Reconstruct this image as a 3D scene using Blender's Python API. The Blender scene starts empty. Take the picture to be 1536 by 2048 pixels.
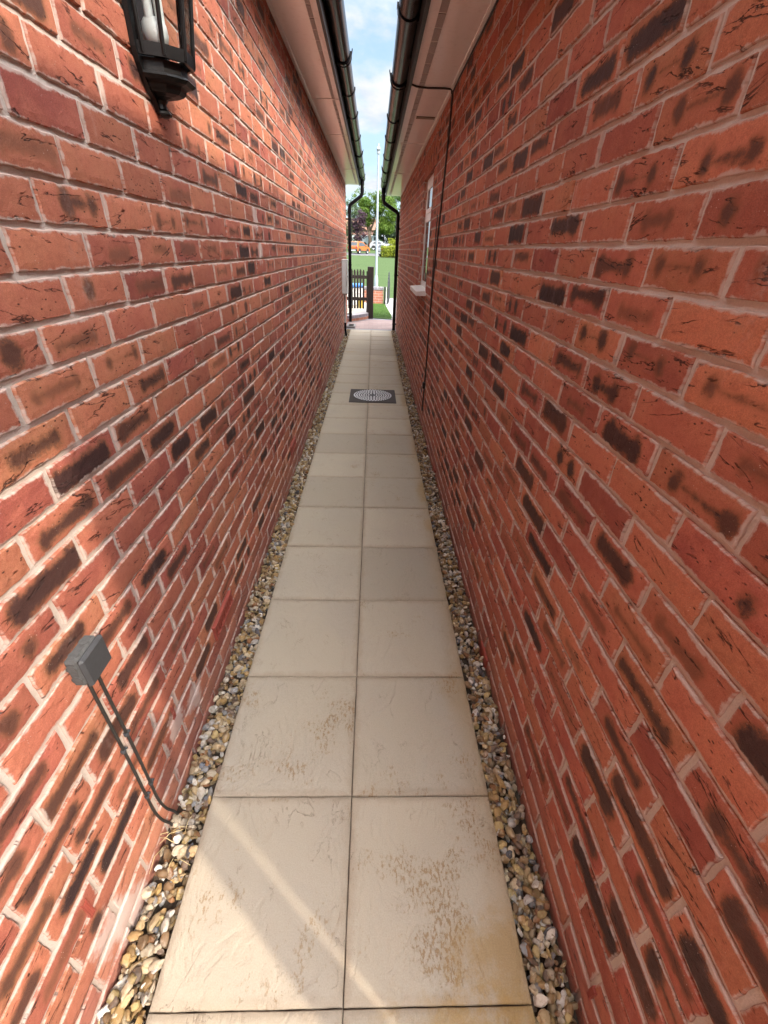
import bpy, math, random
import numpy as np
from mathutils import Vector, Matrix, noise
random.seed(7); RNG = np.random.RandomState(11)
S = bpy.context.scene
COL = S.collection
rad = math.radians

# ------------------------------------------------------------------ camera
CAM_H = 1.4921
def cam_matrix(p, y, r):
    cp, sp, cy, sy, cr, sr = math.cos(p), math.sin(p), math.cos(y), math.sin(y), math.cos(r), math.sin(r)
    f = Vector((sy*cp, cy*cp, -sp)); rt = Vector((cy, -sy, 0)); dn = f.cross(rt)
    r2 = cr*rt + sr*dn; d2 = -sr*rt + cr*dn
    m = Matrix.Identity(4)
    for i in range(3):
        m[i][0] = r2[i]; m[i][1] = -d2[i]; m[i][2] = -f[i]
    m[2][3] = CAM_H
    return m
cd = bpy.data.cameras.new('camera'); cam = bpy.data.objects.new('camera', cd); COL.objects.link(cam)
cd.sensor_fit = 'HORIZONTAL'; cd.sensor_width = 36.0; cd.lens = 36*846.13/1536
cd.clip_start = 0.02; cd.clip_end = 2000
cam.matrix_world = cam_matrix(0.5536, 0.0394, -0.0373)
S.camera = cam
S.view_settings.view_transform = 'Standard'; S.view_settings.look = 'None'
S.view_settings.exposure = 0.88; S.view_settings.gamma = 1

# ------------------------------------------------------------------ sun and sky
SUN_TO = Vector((1, -.834, 1.11)).normalized()
sl = bpy.data.lights.new('sun', 'SUN'); sl.energy = 2.7; sl.angle = rad(1.2); sl.color = (1, .86, .69)
so = bpy.data.objects.new('sun', sl); COL.objects.link(so); so.location = (6, -5, 9)
so.rotation_euler = (-SUN_TO).to_track_quat('-Z', 'Y').to_euler()

class NT:
    """tiny node helper"""
    def __init__(s, tree): s.t = tree; s.n = tree.nodes; s.l = tree.links
    def new(s, typ, props=None, **ins):
        nd = s.n.new(typ)
        for k, v in (props or {}).items(): setattr(nd, k, v)
        for k, v in ins.items():
            key = int(k[1:]) if k[0] == 'i' and k[1:].isdigit() else k.replace('_', ' ')
            s.put(nd.inputs[key], v)
        return nd
    def put(s, sock, v):
        if isinstance(v, bpy.types.NodeSocket): s.l.new(v, sock)
        elif isinstance(v, bpy.types.Node): s.l.new(v.outputs[0], sock)
        elif v is not None:
            if isinstance(v, (tuple, list)) and len(v) == 3 and sock.type == 'RGBA': v = (*v, 1)
            sock.default_value = v
    def m(s, op, a, b=0.0, c=0.0, clamp=False):
        nd = s.n.new('ShaderNodeMath'); nd.operation = op; nd.use_clamp = clamp
        s.put(nd.inputs[0], a); s.put(nd.inputs[1], b); s.put(nd.inputs[2], c)
        return nd.outputs[0]
    def mix(s, f, a, b, mode='MIX'):
        nd = s.n.new('ShaderNodeMix'); nd.data_type = 'RGBA'; nd.blend_type = mode
        s.put(nd.inputs[0], f); s.put(nd.inputs[6], a); s.put(nd.inputs[7], b)
        return nd.outputs[2]
    def ss(s, v, a, b, to0=0.0, to1=1.0):
        nd = s.n.new('ShaderNodeMapRange'); nd.interpolation_type = 'SMOOTHSTEP'
        s.put(nd.inputs[0], v); s.put(nd.inputs[1], a); s.put(nd.inputs[2], b); s.put(nd.inputs[3], to0); s.put(nd.inputs[4], to1)
        return nd.outputs[0]
    def noise(s, vec, scale, detail=2.0, rough=.5, dist=0.0, dim='3D'):
        nd = s.n.new('ShaderNodeTexNoise'); nd.noise_dimensions = dim
        if vec is not None: s.put(nd.inputs['Vector'], vec)
        nd.inputs['Scale'].default_value = scale; nd.inputs['Detail'].default_value = detail
        nd.inputs['Roughness'].default_value = rough; nd.inputs['Distortion'].default_value = dist
        return nd.outputs[0]
    def voro(s, vec, scale, feat='F1'):
        nd = s.n.new('ShaderNodeTexVoronoi'); nd.feature = feat
        s.put(nd.inputs['Vector'], vec); nd.inputs['Scale'].default_value = scale
        return nd
    def xyz(s, x, y, z):
        nd = s.n.new('ShaderNodeCombineXYZ'); s.put(nd.inputs[0], x); s.put(nd.inputs[1], y); s.put(nd.inputs[2], z)
        return nd.outputs[0]
    def sep(s, v):
        nd = s.n.new('ShaderNodeSeparateXYZ'); s.put(nd.inputs[0], v); return nd.outputs
    def vscale(s, v, sc):
        nd = s.n.new('ShaderNodeVectorMath'); nd.operation = 'MULTIPLY'; s.put(nd.inputs[0], v); nd.inputs[1].default_value = sc
        return nd.outputs[0]
    def bump(s, h, strength=.5, dist=.002):
        nd = s.n.new('ShaderNodeBump'); s.put(nd.inputs['Height'], h)
        nd.inputs['Strength'].default_value = strength; nd.inputs['Distance'].default_value = dist
        return nd.outputs[0]

W = bpy.data.worlds.new('World'); S.world = W; W.use_nodes = True
w = NT(W.node_tree); w.n.clear()
sky = w.new('ShaderNodeTexSky', dict(sky_type='NISHITA', sun_disc=False))
sky.sun_elevation = math.asin(SUN_TO.z); sky.sun_rotation = math.atan2(SUN_TO.x, SUN_TO.y)
sky.air_density = 1.0; sky.dust_density = 1.0; sky.ozone_density = 1.0
tc = w.new('ShaderNodeTexCoord')
dx, dy, dz = w.sep(tc.outputs['Generated'])
den = w.m('ADD', w.m('MAXIMUM', dz, 0.0), .22)
cv = w.xyz(w.m('DIVIDE', dx, den), w.m('DIVIDE', dy, den), .37)
n1 = w.noise(cv, 2.1, 9, .56, .25)
n2 = w.noise(cv, .8, 3, .5)
cm = w.ss(w.m('ADD', n1, w.m('MULTIPLY', w.m('SUBTRACT', n2, .5), .5)), .43, .60)
cs = w.noise(cv, 4.5, 6, .6)
# thin cloud all round: boosted overhead to lift the alley's shade, dimmer low down
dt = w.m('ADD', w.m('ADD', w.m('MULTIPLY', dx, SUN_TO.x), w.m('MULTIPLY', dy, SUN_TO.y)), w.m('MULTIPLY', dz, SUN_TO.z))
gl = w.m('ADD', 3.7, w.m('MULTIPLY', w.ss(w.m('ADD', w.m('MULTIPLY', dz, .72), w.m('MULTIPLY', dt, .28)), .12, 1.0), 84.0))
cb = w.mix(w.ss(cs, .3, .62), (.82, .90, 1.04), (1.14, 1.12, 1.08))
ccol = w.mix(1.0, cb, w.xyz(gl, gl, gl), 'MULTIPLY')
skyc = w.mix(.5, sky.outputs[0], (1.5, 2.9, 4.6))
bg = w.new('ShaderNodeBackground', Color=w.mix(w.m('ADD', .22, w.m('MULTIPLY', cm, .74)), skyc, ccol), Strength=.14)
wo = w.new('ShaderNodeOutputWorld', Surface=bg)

# ------------------------------------------------------------------ materials
def mat(name, build):
    m = bpy.data.materials.new(name); m.use_nodes = True
    t = NT(m.node_tree); t.n.clear()
    out = t.new('ShaderNodeOutputMaterial')
    p = t.new('ShaderNodeBsdfPrincipled')
    t.l.new(p.outputs[0], out.inputs[0])
    build(t, p)
    return m
def simple(name, col, rough=.5, var=.15, scale=20., bump=.0, metal=0., spec=.5, bscale=None):
    def b(t, p):
        co = t.new('ShaderNodeTexCoord').outputs['Object']
        n = t.noise(co, scale, 4, .55)
        f = t.m('ADD', t.m('MULTIPLY', t.m('SUBTRACT', n, .5), 2*var), 1.0)
        c = t.mix(1.0, (*col, 1), t.xyz(f, f, f), 'MULTIPLY')
        t.put(p.inputs['Base Color'], c)
        t.put(p.inputs['Roughness'], t.m('ADD', rough, t.m('MULTIPLY', t.m('SUBTRACT', n, .5), .15)))
        p.inputs['Metallic'].default_value = metal; p.inputs['Specular IOR Level'].default_value = spec
        if bump: t.put(p.inputs['Normal'], t.bump(t.noise(co, bscale or scale*6, 5, .6), bump, .003))
    return mat(name, b)

def m_brick(t, p):
    uv = t.new('ShaderNodeUVMap', dict(uv_map='UVMap')).outputs[0]
    u, v, _ = t.sep(uv)
    A = t.new('ShaderNodeAttribute', dict(attribute_name='brickA')); B = t.new('ShaderNodeAttribute', dict(attribute_name='brickB'))
    hue, rbar, rspot = t.sep(A.outputs['Vector']); dark = A.outputs['Alpha']
    uc, hl, v0 = t.sep(B.outputs['Vector']); seed = B.outputs['Alpha']
    co = t.xyz(t.m('ADD', u, t.m('MULTIPLY', seed, 17.3)), t.m('ADD', v, t.m('MULTIPLY', seed, 31.7)), t.m('MULTIPLY', seed, 7.1))
    n1 = t.noise(co, 11, 3, .55); n2 = t.noise(co, 70, 4, .65); n3 = t.noise(co, 520, 2, .6)
    base = t.mix(hue, (.285, .077, .057), (.475, .172, .097))
    base = t.mix(t.ss(n1, .35, .7), base, t.mix(hue, (.385, .120, .079), (.425, .172, .092)))
    base = t.mix(t.m('MULTIPLY', t.ss(n2, .45, .75), .35), base, (.215, .056, .036))
    tone = t.m('ADD', .88, t.m('MULTIPLY', t.m('FRACT', t.m('MULTIPLY', seed, 37.7)), .34)); base = t.mix(1.0, base, t.xyz(tone, tone, tone), 'MULTIPLY')
    # kiss marks
    ax = t.m('SUBTRACT', t.m('ABSOLUTE', t.m('SUBTRACT', u, uc)), hl)
    dv = t.m('SUBTRACT', v, v0)
    wob = t.m('ADD', t.m('MULTIPLY', t.m('SUBTRACT', n2, .5), .026), t.m('MULTIPLY', t.m('SUBTRACT', n1, .5), .030))
    def ln(a, b): return t.m('SQRT', t.m('ADD', t.m('MULTIPLY', a, a), t.m('MULTIPLY', b, b)))
    db = t.m('ADD', ln(t.m('MAXIMUM', ax, 0.0), dv), wob)
    ds = t.m('ADD', ln(ax, t.m('MULTIPLY', dv, .85)), wob)
    grain = t.m('MULTIPLY', t.m('SUBTRACT', n3, .5), .022)
    def mk(off, wd):
        k = t.m('MAXIMUM', t.m('SUBTRACT', rbar, db), t.m('SUBTRACT', rspot, ds))
        return t.ss(t.m('ADD', t.m('ADD', k, grain), off), 0.0, wd)
    on = t.m('GREATER_THAN', t.m('MAXIMUM', rbar, rspot), .004)
    fr = t.m('MULTIPLY', t.m('MULTIPLY', mk(.010, .013), on), t.m('ADD', t.m('MULTIPLY', dark, .35), .35))
    co2 = t.mix(fr, base, (.165, .078, .034))
    dk = t.m('MULTIPLY', t.m('MULTIPLY', mk(.004, .0135), on), dark)
    dcol = t.mix(n2, (.014, .008, .011), (.050, .026, .027))
    c = t.mix(dk, co2, dcol)
    # creases
    sl = t.m('MULTIPLY', t.m('SUBTRACT', seed, .45), .55)
    cc = t.xyz(t.m('ADD', t.m('MULTIPLY', u, .75), t.m('MULTIPLY', seed, 91.)), t.m('ADD', t.m('MULTIPLY', t.m('ADD', v, t.m('MULTIPLY', u, sl)), 3.6), t.m('MULTIPLY', seed, 53.)), t.m('MULTIPLY', seed, 3.))
    cn = t.noise(cc, 10, 4.5, .58, .15)
    cl = t.m('SUBTRACT', 1.0, t.ss(t.m('ABSOLUTE', t.m('SUBTRACT', cn, .5)), .005, .017))
    gate = t.ss(t.noise(cc, 11.7, 1.5, .5), .54, .63)
    crk = t.m('MULTIPLY', cl, gate)
    vo = t.voro(t.xyz(t.m('MULTIPLY', u, .55), v, seed), 95)
    pit = t.m('MULTIPLY', t.m('SUBTRACT', 1.0, t.ss(vo.outputs[0], .10, .22)), t.ss(n1, .47, .60))
    cav = t.m('MAXIMUM', crk, pit)
    c = t.mix(t.m('MULTIPLY', cav, .86), c, (.030, .012, .009))
    # sand grain and pale specks
    g = t.m('ADD', .52, t.m('MULTIPLY', n3, .96))
    c = t.mix(1.0, c, t.xyz(g, g, g), 'MULTIPLY')
    vs = t.voro(co, 150)
    sp = t.m('MULTIPLY', t.m('SUBTRACT', 1.0, t.ss(vs.outputs[0], .07, .16)), t.ss(t.noise(co, 24, 2), .55, .68))
    c = t.mix(t.m('MULTIPLY', sp, .75), c, (.62, .50, .43))
    # mortar dragged over the arrises
    D = t.new('ShaderNodeAttribute', dict(attribute_name='brickC')); hw_, hh_, _ = t.sep(D.outputs['Vector'])
    ed = t.m('MINIMUM', t.m('SUBTRACT', hw_, t.m('ABSOLUTE', u)), t.m('SUBTRACT', hh_, t.m('ABSOLUTE', v)))
    es = t.m('ADD', ed, t.m('ADD', t.m('MULTIPLY', t.m('SUBTRACT', n2, .55), .016), t.m('MULTIPLY', t.m('SUBTRACT', n1, .60), .022)))
    c = t.mix(t.m('MULTIPLY', t.m('SUBTRACT', 1.0, t.ss(es, -.0045, .0005)), .8), c, (.50, .40, .345))
    # wall scale weathering, in place coordinates
    geo = t.new('ShaderNodeNewGeometry'); P = geo.outputs['Position']; px, py, pz = t.sep(P)
    wn = t.noise(t.xyz(px, t.m('MULTIPLY', py, 7.), t.m('MULTIPLY', pz, 1.3)), 1.0, 5, .65)
    fine = t.noise(P, 90, 4, .7)
    sm = t.m('MULTIPLY', t.ss(wn, .57, .80), t.ss(fine, .35, .7))
    c = t.mix(t.m('MULTIPLY', sm, .42), c, (.60, .47, .41))
    # dusty splash zone over the gravel
    hz = t.m('ADD', pz, t.m('MULTIPLY', t.m('SUBTRACT', t.noise(P, 3.2, 4, .6), .5), .22))
    spl = t.m('SUBTRACT', 1.0, t.ss(hz, .03, .21))
    c = t.mix(t.m('MULTIPLY', spl, t.m('ADD', .06, t.m('MULTIPLY', fine, .42))), c, (.30, .20, .175))
    # cement smears
    smn = t.m('MULTIPLY', t.m('SUBTRACT', t.noise(P, 16, 4, .65), .5), .16)
    for (sy, sz, r) in ((.36, .10, .075), (.40, .02, .08), (.80, .20, .06), (.92, .15, .07), (2.59, 1.60, .07), (2.62, 1.47, .06)):
        d = ln(t.m('SUBTRACT', py, sy), t.m('SUBTRACT', pz, sz))
        k = t.m('MULTIPLY', t.ss(t.m('ADD', d, smn), r, r*.55), t.m('LESS_THAN', px, 0.0))
        c = t.mix(t.m('MULTIPLY', k, .78), c, (.54, .43, .385))
    t.put(p.inputs['Base Color'], c)
    t.put(p.inputs['Roughness'], t.mix(dk, (.92,)*3, (.6,)*3))
    p.inputs['Specular IOR Level'].default_value = .25
    h = t.m('ADD', t.m('MULTIPLY', n3, .30), t.m('MULTIPLY', n2, .55))
    h = t.m('SUBTRACT', h, t.m('MULTIPLY', crk, 1.5))
    t.put(p.inputs['Normal'], t.bump(h, 1.0, .004))
M_BRICK = mat('brick', m_brick)

def m_mortar(t, p):
    P = t.new('ShaderNodeNewGeometry').outputs['Position']; px, py, pz = t.sep(P)
    n = t.noise(P, 7, 4, .6); f = t.noise(P, 260, 4, .7)
    c = t.mix(n, (.50, .43, .375), (.61, .535, .475))
    g = t.m('ADD', .75, t.m('MULTIPLY', f, .5)); c = t.mix(1.0, c, t.xyz(g, g, g), 'MULTIPLY')
    spl = t.m('SUBTRACT', 1.0, t.ss(t.m('ADD', pz, t.m('MULTIPLY', t.m('SUBTRACT', n, .5), .2)), .03, .22))
    c = t.mix(t.m('MULTIPLY', spl, .28), c, (.30, .21, .18))
    t.put(p.inputs['Base Color'], c); p.inputs['Roughness'].default_value = .95
    t.put(p.inputs['Normal'], t.bump(t.m('ADD', f, t.noise(P, 45, 3)), .7, .003))
M_MORTAR = mat('mortar', m_mortar)

def m_slab(t, p):
    uv = t.new('ShaderNodeUVMap', dict(uv_map='UVMap')).outputs[0]; u, v, _ = t.sep(uv)   # metres inside one slab
    A = t.new('ShaderNodeAttribute', dict(attribute_name='slab')); s1, s2, s3 = t.sep(A.outputs['Vector']); s4 = A.outputs['Alpha']
    co = t.xyz(t.m('ADD', u, t.m('MULTIPLY', s1, 13.)), t.m('ADD', v, t.m('MULTIPLY', s2, 29.)), s3)
    n1 = t.noise(co, 3.2, 4, .6); n2 = t.noise(co, 26, 5, .65); n3 = t.noise(co, 300, 3, .6)
    c = t.mix(s3, (.335, .293, .226), (.38, .333, .257))
    tn = t.m('ADD', .94, t.m('MULTIPLY', s1, .13)); c = t.mix(1.0, c, t.xyz(tn, tn, tn), 'MULTIPLY')
    c = t.mix(t.m('MULTIPLY', t.ss(n1, .4, .7), .35), c, (.32, .288, .245))
    # worn tan flecks in drifts
    nw = t.noise(t.xyz(t.m('ADD', t.m('MULTIPLY', u, 1.5), s1), t.m('ADD', t.m('MULTIPLY', v, .75), s2), s1), 88, 7, .70)
    drift = t.ss(t.noise(co, 5.0, 3, .6), t.m('SUBTRACT', .66, t.m('MULTIPLY', s4, .22)), t.m('SUBTRACT', .84, t.m('MULTIPLY', s4, .22)))
    nf = t.noise(co, 210, 4, .7); fl = t.ss(t.m('ADD', t.m('ADD', nw, t.m('MULTIPLY', t.m('SUBTRACT', nf, .5), .16)), t.m('MULTIPLY', drift, .12)), .61, .68)
    fl = t.m('MULTIPLY', fl, t.m('ADD', t.m('MULTIPLY', drift, .62), .14))
    c = t.mix(fl, c, t.mix(n2, (.215, .135, .062), (.28, .185, .09)))
    # dirty rims
    ed = t.m('MINIMUM', t.m('MINIMUM', u, t.m('SUBTRACT', .444, u)), t.m('MINIMUM', v, t.m('SUBTRACT', .4475, v)))
    rim = t.m('SUBTRACT', 1.0, t.ss(t.m('ADD', ed, t.m('MULTIPLY', t.m('SUBTRACT', n2, .5), .05)), .0, .028))
    c = t.mix(t.m('MULTIPLY', rim, .30), c, (.22, .155, .10))
    # hairline creases
    cn = t.noise(t.xyz(t.m('ADD', u, s2), t.m('ADD', t.m('MULTIPLY', v, .6), s1), s4), 9, 5, .6, .5)
    cr = t.m('MULTIPLY', t.m('SUBTRACT', 1.0, t.ss(t.m('ABSOLUTE', t.m('SUBTRACT', cn, .52)), .001, .007)), t.ss(t.noise(co, 8, 2), .5, .62))
    c = t.mix(t.m('MULTIPLY', cr, .5), c, (.20, .15, .11))
    vp = t.voro(co, 70); dots = t.m('MULTIPLY', t.m('SUBTRACT', 1.0, t.ss(vp.outputs[0], .06, .13)), t.ss(n1, .5, .65))
    c = t.mix(t.m('MULTIPLY', dots, .5), c, (.19, .13, .085))
    # ochre water stains in place
    P = t.new('ShaderNodeNewGeometry').outputs['Position']; px, py, pz = t.sep(P)
    stn = t.m('MULTIPLY', t.m('SUBTRACT', t.noise(P, 11, 6, .72), .5), 3.4)
    for (sx, sy, rx, ry, k) in ((.34, .31, .10, .10, .7), (.28, .15, .24, .10, .8), (.385, 2.72, .045, .16, .65), (.39, 2.25, .04, .07, .5), (.38, 4.9, .04, .3, .4), (-.36, 7.6, .1, .06, .35), (.39, 3.45, .03, .2, .3), (.36, 1.05, .07, .12, .3)):
        d = t.m('SQRT', t.m('ADD', t.m('POWER', t.m('DIVIDE', t.m('SUBTRACT', px, sx), rx), 2.0), t.m('POWER', t.m('DIVIDE', t.m('SUBTRACT', py, sy), ry), 2.0)))
        d = t.m('ADD', d, stn)
        c = t.mix(t.m('MULTIPLY', t.ss(d, 1.35, .25), k), c, (.29, .19, .07))
    es = t.ss(t.m('ADD', px, t.m('MULTIPLY', stn, .035)), .30, .42); c = t.mix(t.m('MULTIPLY', es, .45), c, (.29, .195, .09))
    g = t.m('ADD', .78, t.m('MULTIPLY', n3, .44)); c = t.mix(1.0, c, t.xyz(g, g, g), 'MULTIPLY')
    t.put(p.inputs['Base Color'], c); p.inputs['Roughness'].default_value = .8
    p.inputs['Specular IOR Level'].default_value = .3
    rv = t.m('ABSOLUTE', t.m('SUBTRACT', t.noise(t.xyz(t.m('ADD', u, s2), t.m('ADD', t.m('MULTIPLY', v, .55), s1), s3), 7, 5, .6, .6), .5)); h = t.m('ADD', t.m('ADD', t.m('MULTIPLY', n2, .7), t.m('MULTIPLY', n3, .25)), t.m('MULTIPLY', t.ss(rv, 0.0, .07), .5)); h = t.m('SUBTRACT', h, t.m('ADD', t.m('MULTIPLY', cr, .5), t.m('MULTIPLY', fl, .35)))
    t.put(p.inputs['Normal'], t.bump(h, .8, .003))
M_SLAB = mat('riven_slab', m_slab)

def m_stone(t, p):
    A = t.new('ShaderNodeAttribute', dict(attribute_name='stone'))
    P = t.new('ShaderNodeNewGeometry').outputs['Position']
    n = t.noise(P, 110, 4, .6); n2 = t.noise(P, 45, 3, .5)
    c = t.mix(t.m('MULTIPLY', t.ss(n, .45, .7), .5), A.outputs['Color'], (.20, .11, .045))
    c = t.mix(t.m('MULTIPLY', t.ss(n2, .55, .7), .35), c, (.52, .45, .36))
    t.put(p.inputs['Base Color'], c); p.inputs['Roughness'].default_value = .62
    p.inputs['Specular IOR Level'].default_value = .35
    t.put(p.inputs['Normal'], t.bump(n, .4, .002))
M_STONE = mat('flint_gravel', m_stone)

def m_pvc(t, p):       # soffit boards
    co = t.new('ShaderNodeTexCoord').outputs['Object']
    n = t.noise(t.vscale(co, (1, .25, 1)), 6, 3, .5); d = t.noise(co, 30, 4, .6)
    t.put(p.inputs['Base Color'], t.mix(t.ss(d, .5, .8), (.87, .85, .81), (.78, .75, .70)))
    t.put(p.inputs['Roughness'], t.m('ADD', .13, t.m('MULTIPLY', d, .1)))
    t.put(p.inputs['Normal'], t.bump(n, .25, .01))
M_PVC = mat('white_pvc', m_pvc)
M_PVCM = simple('white_frame', (.80, .80, .77), .35, .05, 12)
def m_vent(t, p):
    co = t.new('ShaderNodeTexCoord').outputs['Object']; x, y, z = t.sep(co)
    k = t.m('GREATER_THAN', t.m('FRACT', t.m('MULTIPLY', y, 110.)), .5)
    t.put(p.inputs['Base Color'], t.mix(k, (.16, .12, .10), (.50, .45, .41))); p.inputs['Roughness'].default_value = .5
M_VENT = mat('soffit_grille', m_vent)
M_BLACK = simple('black_pvc', (.007, .0065, .008), .24, .3, 3, 0, spec=.14)
M_BLACKM = simple('black_matt', (.010, .0095, .010), .5, .3, 15)
M_CAST = simple('cast_black', (.006, .006, .0065), .42, .3, 40, .15, spec=.3)
M_CABLE = simple('black_cable', (.022, .020, .018), .55, .6, 60, .2)
M_GREYBOX = simple('grey_plastic', (.042, .044, .048), .6, .35, 60, .25)
M_GREYDUST = simple('dusty_grey', (.068, .067, .066), .85, .5, 130, .35)
M_TERRA = simple('terracotta_plastic', (.28, .055, .036), .55, .2, 50)
M_DARK = simple('dark_void', (.012, .010, .009), .9, .1)
M_TILE = simple('concrete_roof_tile', (.12, .07, .055), .9, .3, 5, .4)
M_SOIL = simple('soil', (.06, .042, .028), .95, .4, 30, .6)
M_MAN = simple('rusty_frame', (.022, .015, .012), .7, .5, 25, .3)
M_GALV = simple('galvanised_tread', (.66, .68, .70), .5, .3, 40, .1)
M_GALVD = simple('galvanised_low', (.016, .020, .028), .55, .4, 40)
M_METER = simple('meter_white', (.60, .60, .585), .45, .06, 8)
M_GREYP = simple('grey_conduit', (.45, .44, .42), .5, .1, 10)
M_WOOD = None
def m_wood(t, p):
    co = t.new('ShaderNodeTexCoord').outputs['Object']
    n = t.noise(t.vscale(co, (14, 14, 1.2)), 6, 5, .6)
    t.put(p.inputs['Base Color'], t.mix(n, (.007, .0045, .004), (.020, .011, .008))); p.inputs['Roughness'].default_value = .75
    t.put(p.inputs['Normal'], t.bump(n, .5, .004))
M_WOOD = mat('dark_stained_timber', m_wood)
def m_blocks(t, p):
    P = t.new('ShaderNodeNewGeometry').outputs['Position']
    r = t.new('ShaderNodeTexBrick', dict(offset=.5), Vector=t.vscale(P, (1, 1, 0)), Color1=(.17, .10, .09, 1), Color2=(.23, .155, .14, 1), Mortar=(.12, .09, .08, 1))
    r.inputs['Scale'].default_value = 1; r.inputs['Brick Width'].default_value = .2; r.inputs['Row Height'].default_value = .1; r.inputs['Mortar Size'].default_value = .004
    n = t.noise(P, 30, 4, .6)
    t.put(p.inputs['Base Color'], t.mix(t.m('MULTIPLY', n, .4), r.outputs[0], (.22, .175, .16))); p.inputs['Roughness'].default_value = .9
    t.put(p.inputs['Normal'], t.bump(t.m('ADD', r.outputs[1], t.m('MULTIPLY', n, -.5)), -.4, .004))
M_BLOCK = mat('block_paving', m_blocks)
M_GREYBLOCK = simple('charcoal_block', (.16, .16, .175), .9, .25, 25, .3)
M_CONC = simple('pale_concrete', (.18, .175, .17), .9, .15, 8, .3)
M_STEPTOP = simple('cream_paving', (.36, .31, .25), .85, .15, 10, .2)
def farbrick(name, c1, c2, cm, sc=1.0):
    def b(t, p):
        co = t.new('ShaderNodeTexCoord').outputs['Object']; x, y, z = t.sep(co)
        r = t.new('ShaderNodeTexBrick', dict(offset=.5), Vector=t.xyz(t.m('ADD', x, y), z, 0.0), Color1=(*c1, 1), Color2=(*c2, 1), Mortar=(*cm, 1))
        r.inputs['Scale'].default_value = 1; r.inputs['Brick Width'].default_value = .225*sc; r.inputs['Row Height'].default_value = .075*sc; r.inputs['Mortar Size'].default_value = .006*sc
        n = t.noise(co, 25, 4, .6)
        t.put(p.inputs['Base Color'], t.mix(t.m('MULTIPLY', n, .35), r.outputs[0], (.25, .12, .08))); p.inputs['Roughness'].default_value = .9
        t.put(p.inputs['Normal'], t.bump(t.m('MULTIPLY', r.outputs[1], -1.), .5, .006))
    return mat(name, b)
M_FBRICK = farbrick('red_brick_plain', (.38, .115, .06), (.30, .08, .05), (.46, .36, .30))
M_WALLB = farbrick('garden_brick', (.28, .095, .05), (.21, .07, .042), (.30, .24, .2))
M_HBRICK = farbrick('far_house_brick', (.27, .13, .10), (.22, .10, .08), (.34, .27, .24))
M_ENG = farbrick('blue_engineering_brick', (.10, .11, .14), (.14, .15, .18), (.26, .26, .27), .9)
def m_grass(t, p):
    P = t.new('ShaderNodeNewGeometry').outputs['Position']; x, y, z = t.sep(P)
    n = t.noise(P, .6, 5, .6); f = t.noise(P, 40, 4, .7); s = t.noise(t.xyz(t.m('MULTIPLY', x, .15), y, 0.0), .55, 3, .6)
    c = t.mix(n, (.024, .047, .010), (.038, .062, .015))
    c = t.mix(t.ss(f, .35, .75), c, (.020, .040, .008))
    c = t.mix(t.m('MULTIPLY', t.ss(s, .45, .7), .35), c, (.050, .074, .024))
    t.put(p.inputs['Base Color'], c); p.inputs['Roughness'].default_value = .95; p.inputs['Specular IOR Level'].default_value = .15
    t.put(p.inputs['Normal'], t.bump(f, .5, .03))
M_GRASS = mat('lawn_grass', m_grass)
M_BLADE = simple('grass_blade', (.055, .125, .012), .7, .4, 9)
M_ASPH = simple('asphalt', (.042, .042, .046), .9, .2, 12, .3)
M_EARTH = simple('earth', (.10, .13, .05), .95, .3, .4, .2)
M_BARK = simple('bark', (.10, .072, .05), .95, .35, 6, .8)
def leaf(name, c1, c2, scale=.9, trans=.3):
    def b(t, p):
        P = t.new('ShaderNodeNewGeometry').outputs['Position']
        n = t.noise(P, scale, 4, .65); n2 = t.noise(P, 9, 2)
        c = t.mix(t.ss(t.m('ADD', t.m('MULTIPLY', n, .75), t.m('MULTIPLY', n2, .25)), .35, .65), c1, c2)
        t.put(p.inputs['Base Color'], c); p.inputs['Roughness'].default_value = .6; p.inputs['Specular IOR Level'].default_value = .2
        tr = t.new('ShaderNodeBsdfTranslucent', Color=c); mx = t.new('ShaderNodeMixShader', Fac=trans)
        t.l.new(p.outputs[0], mx.inputs[1]); t.l.new(tr.outputs[0], mx.inputs[2])
        t.l.new(mx.outputs[0], [n for n in t.n if n.type == 'OUTPUT_MATERIAL'][0].inputs[0])
    return mat(name, b)
M_LEAF_L = leaf('lime_leaf', (.042, .09, .010), (.105, .165, .020), .9, .35)
M_LEAF_M = leaf('mid_leaf', (.03, .07, .017), (.06, .11, .026))
M_LEAF_D = leaf('dark_leaf', (.010, .022, .010), (.02, .038, .015), .9, .15)
M_LEAF_P = leaf('purple_leaf', (.025, .011, .02), (.055, .027, .04))
M_LEAF_G = leaf('golden_leaf', (.10, .135, .008), (.22, .24, .02), 2.5)
M_LEAF_S = leaf('sage_leaf', (.04, .07, .028), (.085, .12, .06))
def m_glass(t, p):
    p.inputs['Base Color'].default_value = (.8, .82, .82, 1); p.inputs['Roughness'].default_value = .04; p.inputs['Metallic'].default_value = 1
    tr = t.new('ShaderNodeBsdfTransparent', Color=(.93, .95, .95)); lw = t.new('ShaderNodeFresnel'); lw.inputs[0].default_value = 1.35
    mx = t.new('ShaderNodeMixShader', Fac=t.m('ADD', t.m('MULTIPLY', lw.outputs[0], .6), .02)); t.l.new(tr.outputs[0], mx.inputs[1]); t.l.new(p.outputs[0], mx.inputs[2])
    t.l.new(mx.outputs[0], [n for n in t.n if n.type == 'OUTPUT_MATERIAL'][0].inputs[0])
M_GLASS = mat('clear_glass', m_glass)
def m_pane(t, p):
    co = t.new('ShaderNodeTexCoord').outputs['Object']
    t.put(p.inputs['Base Color'], t.mix(t.noise(co, 1.5, 2), (.03, .035, .04), (.06, .065, .07))); p.inputs['Roughness'].default_value = .05; p.inputs['Specular IOR Level'].default_value = .5
M_PANE = mat('window_glass', m_pane)
M_BULB = simple('frosted_bulb', (.80, .83, .82), .35, .05, 10)
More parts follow.
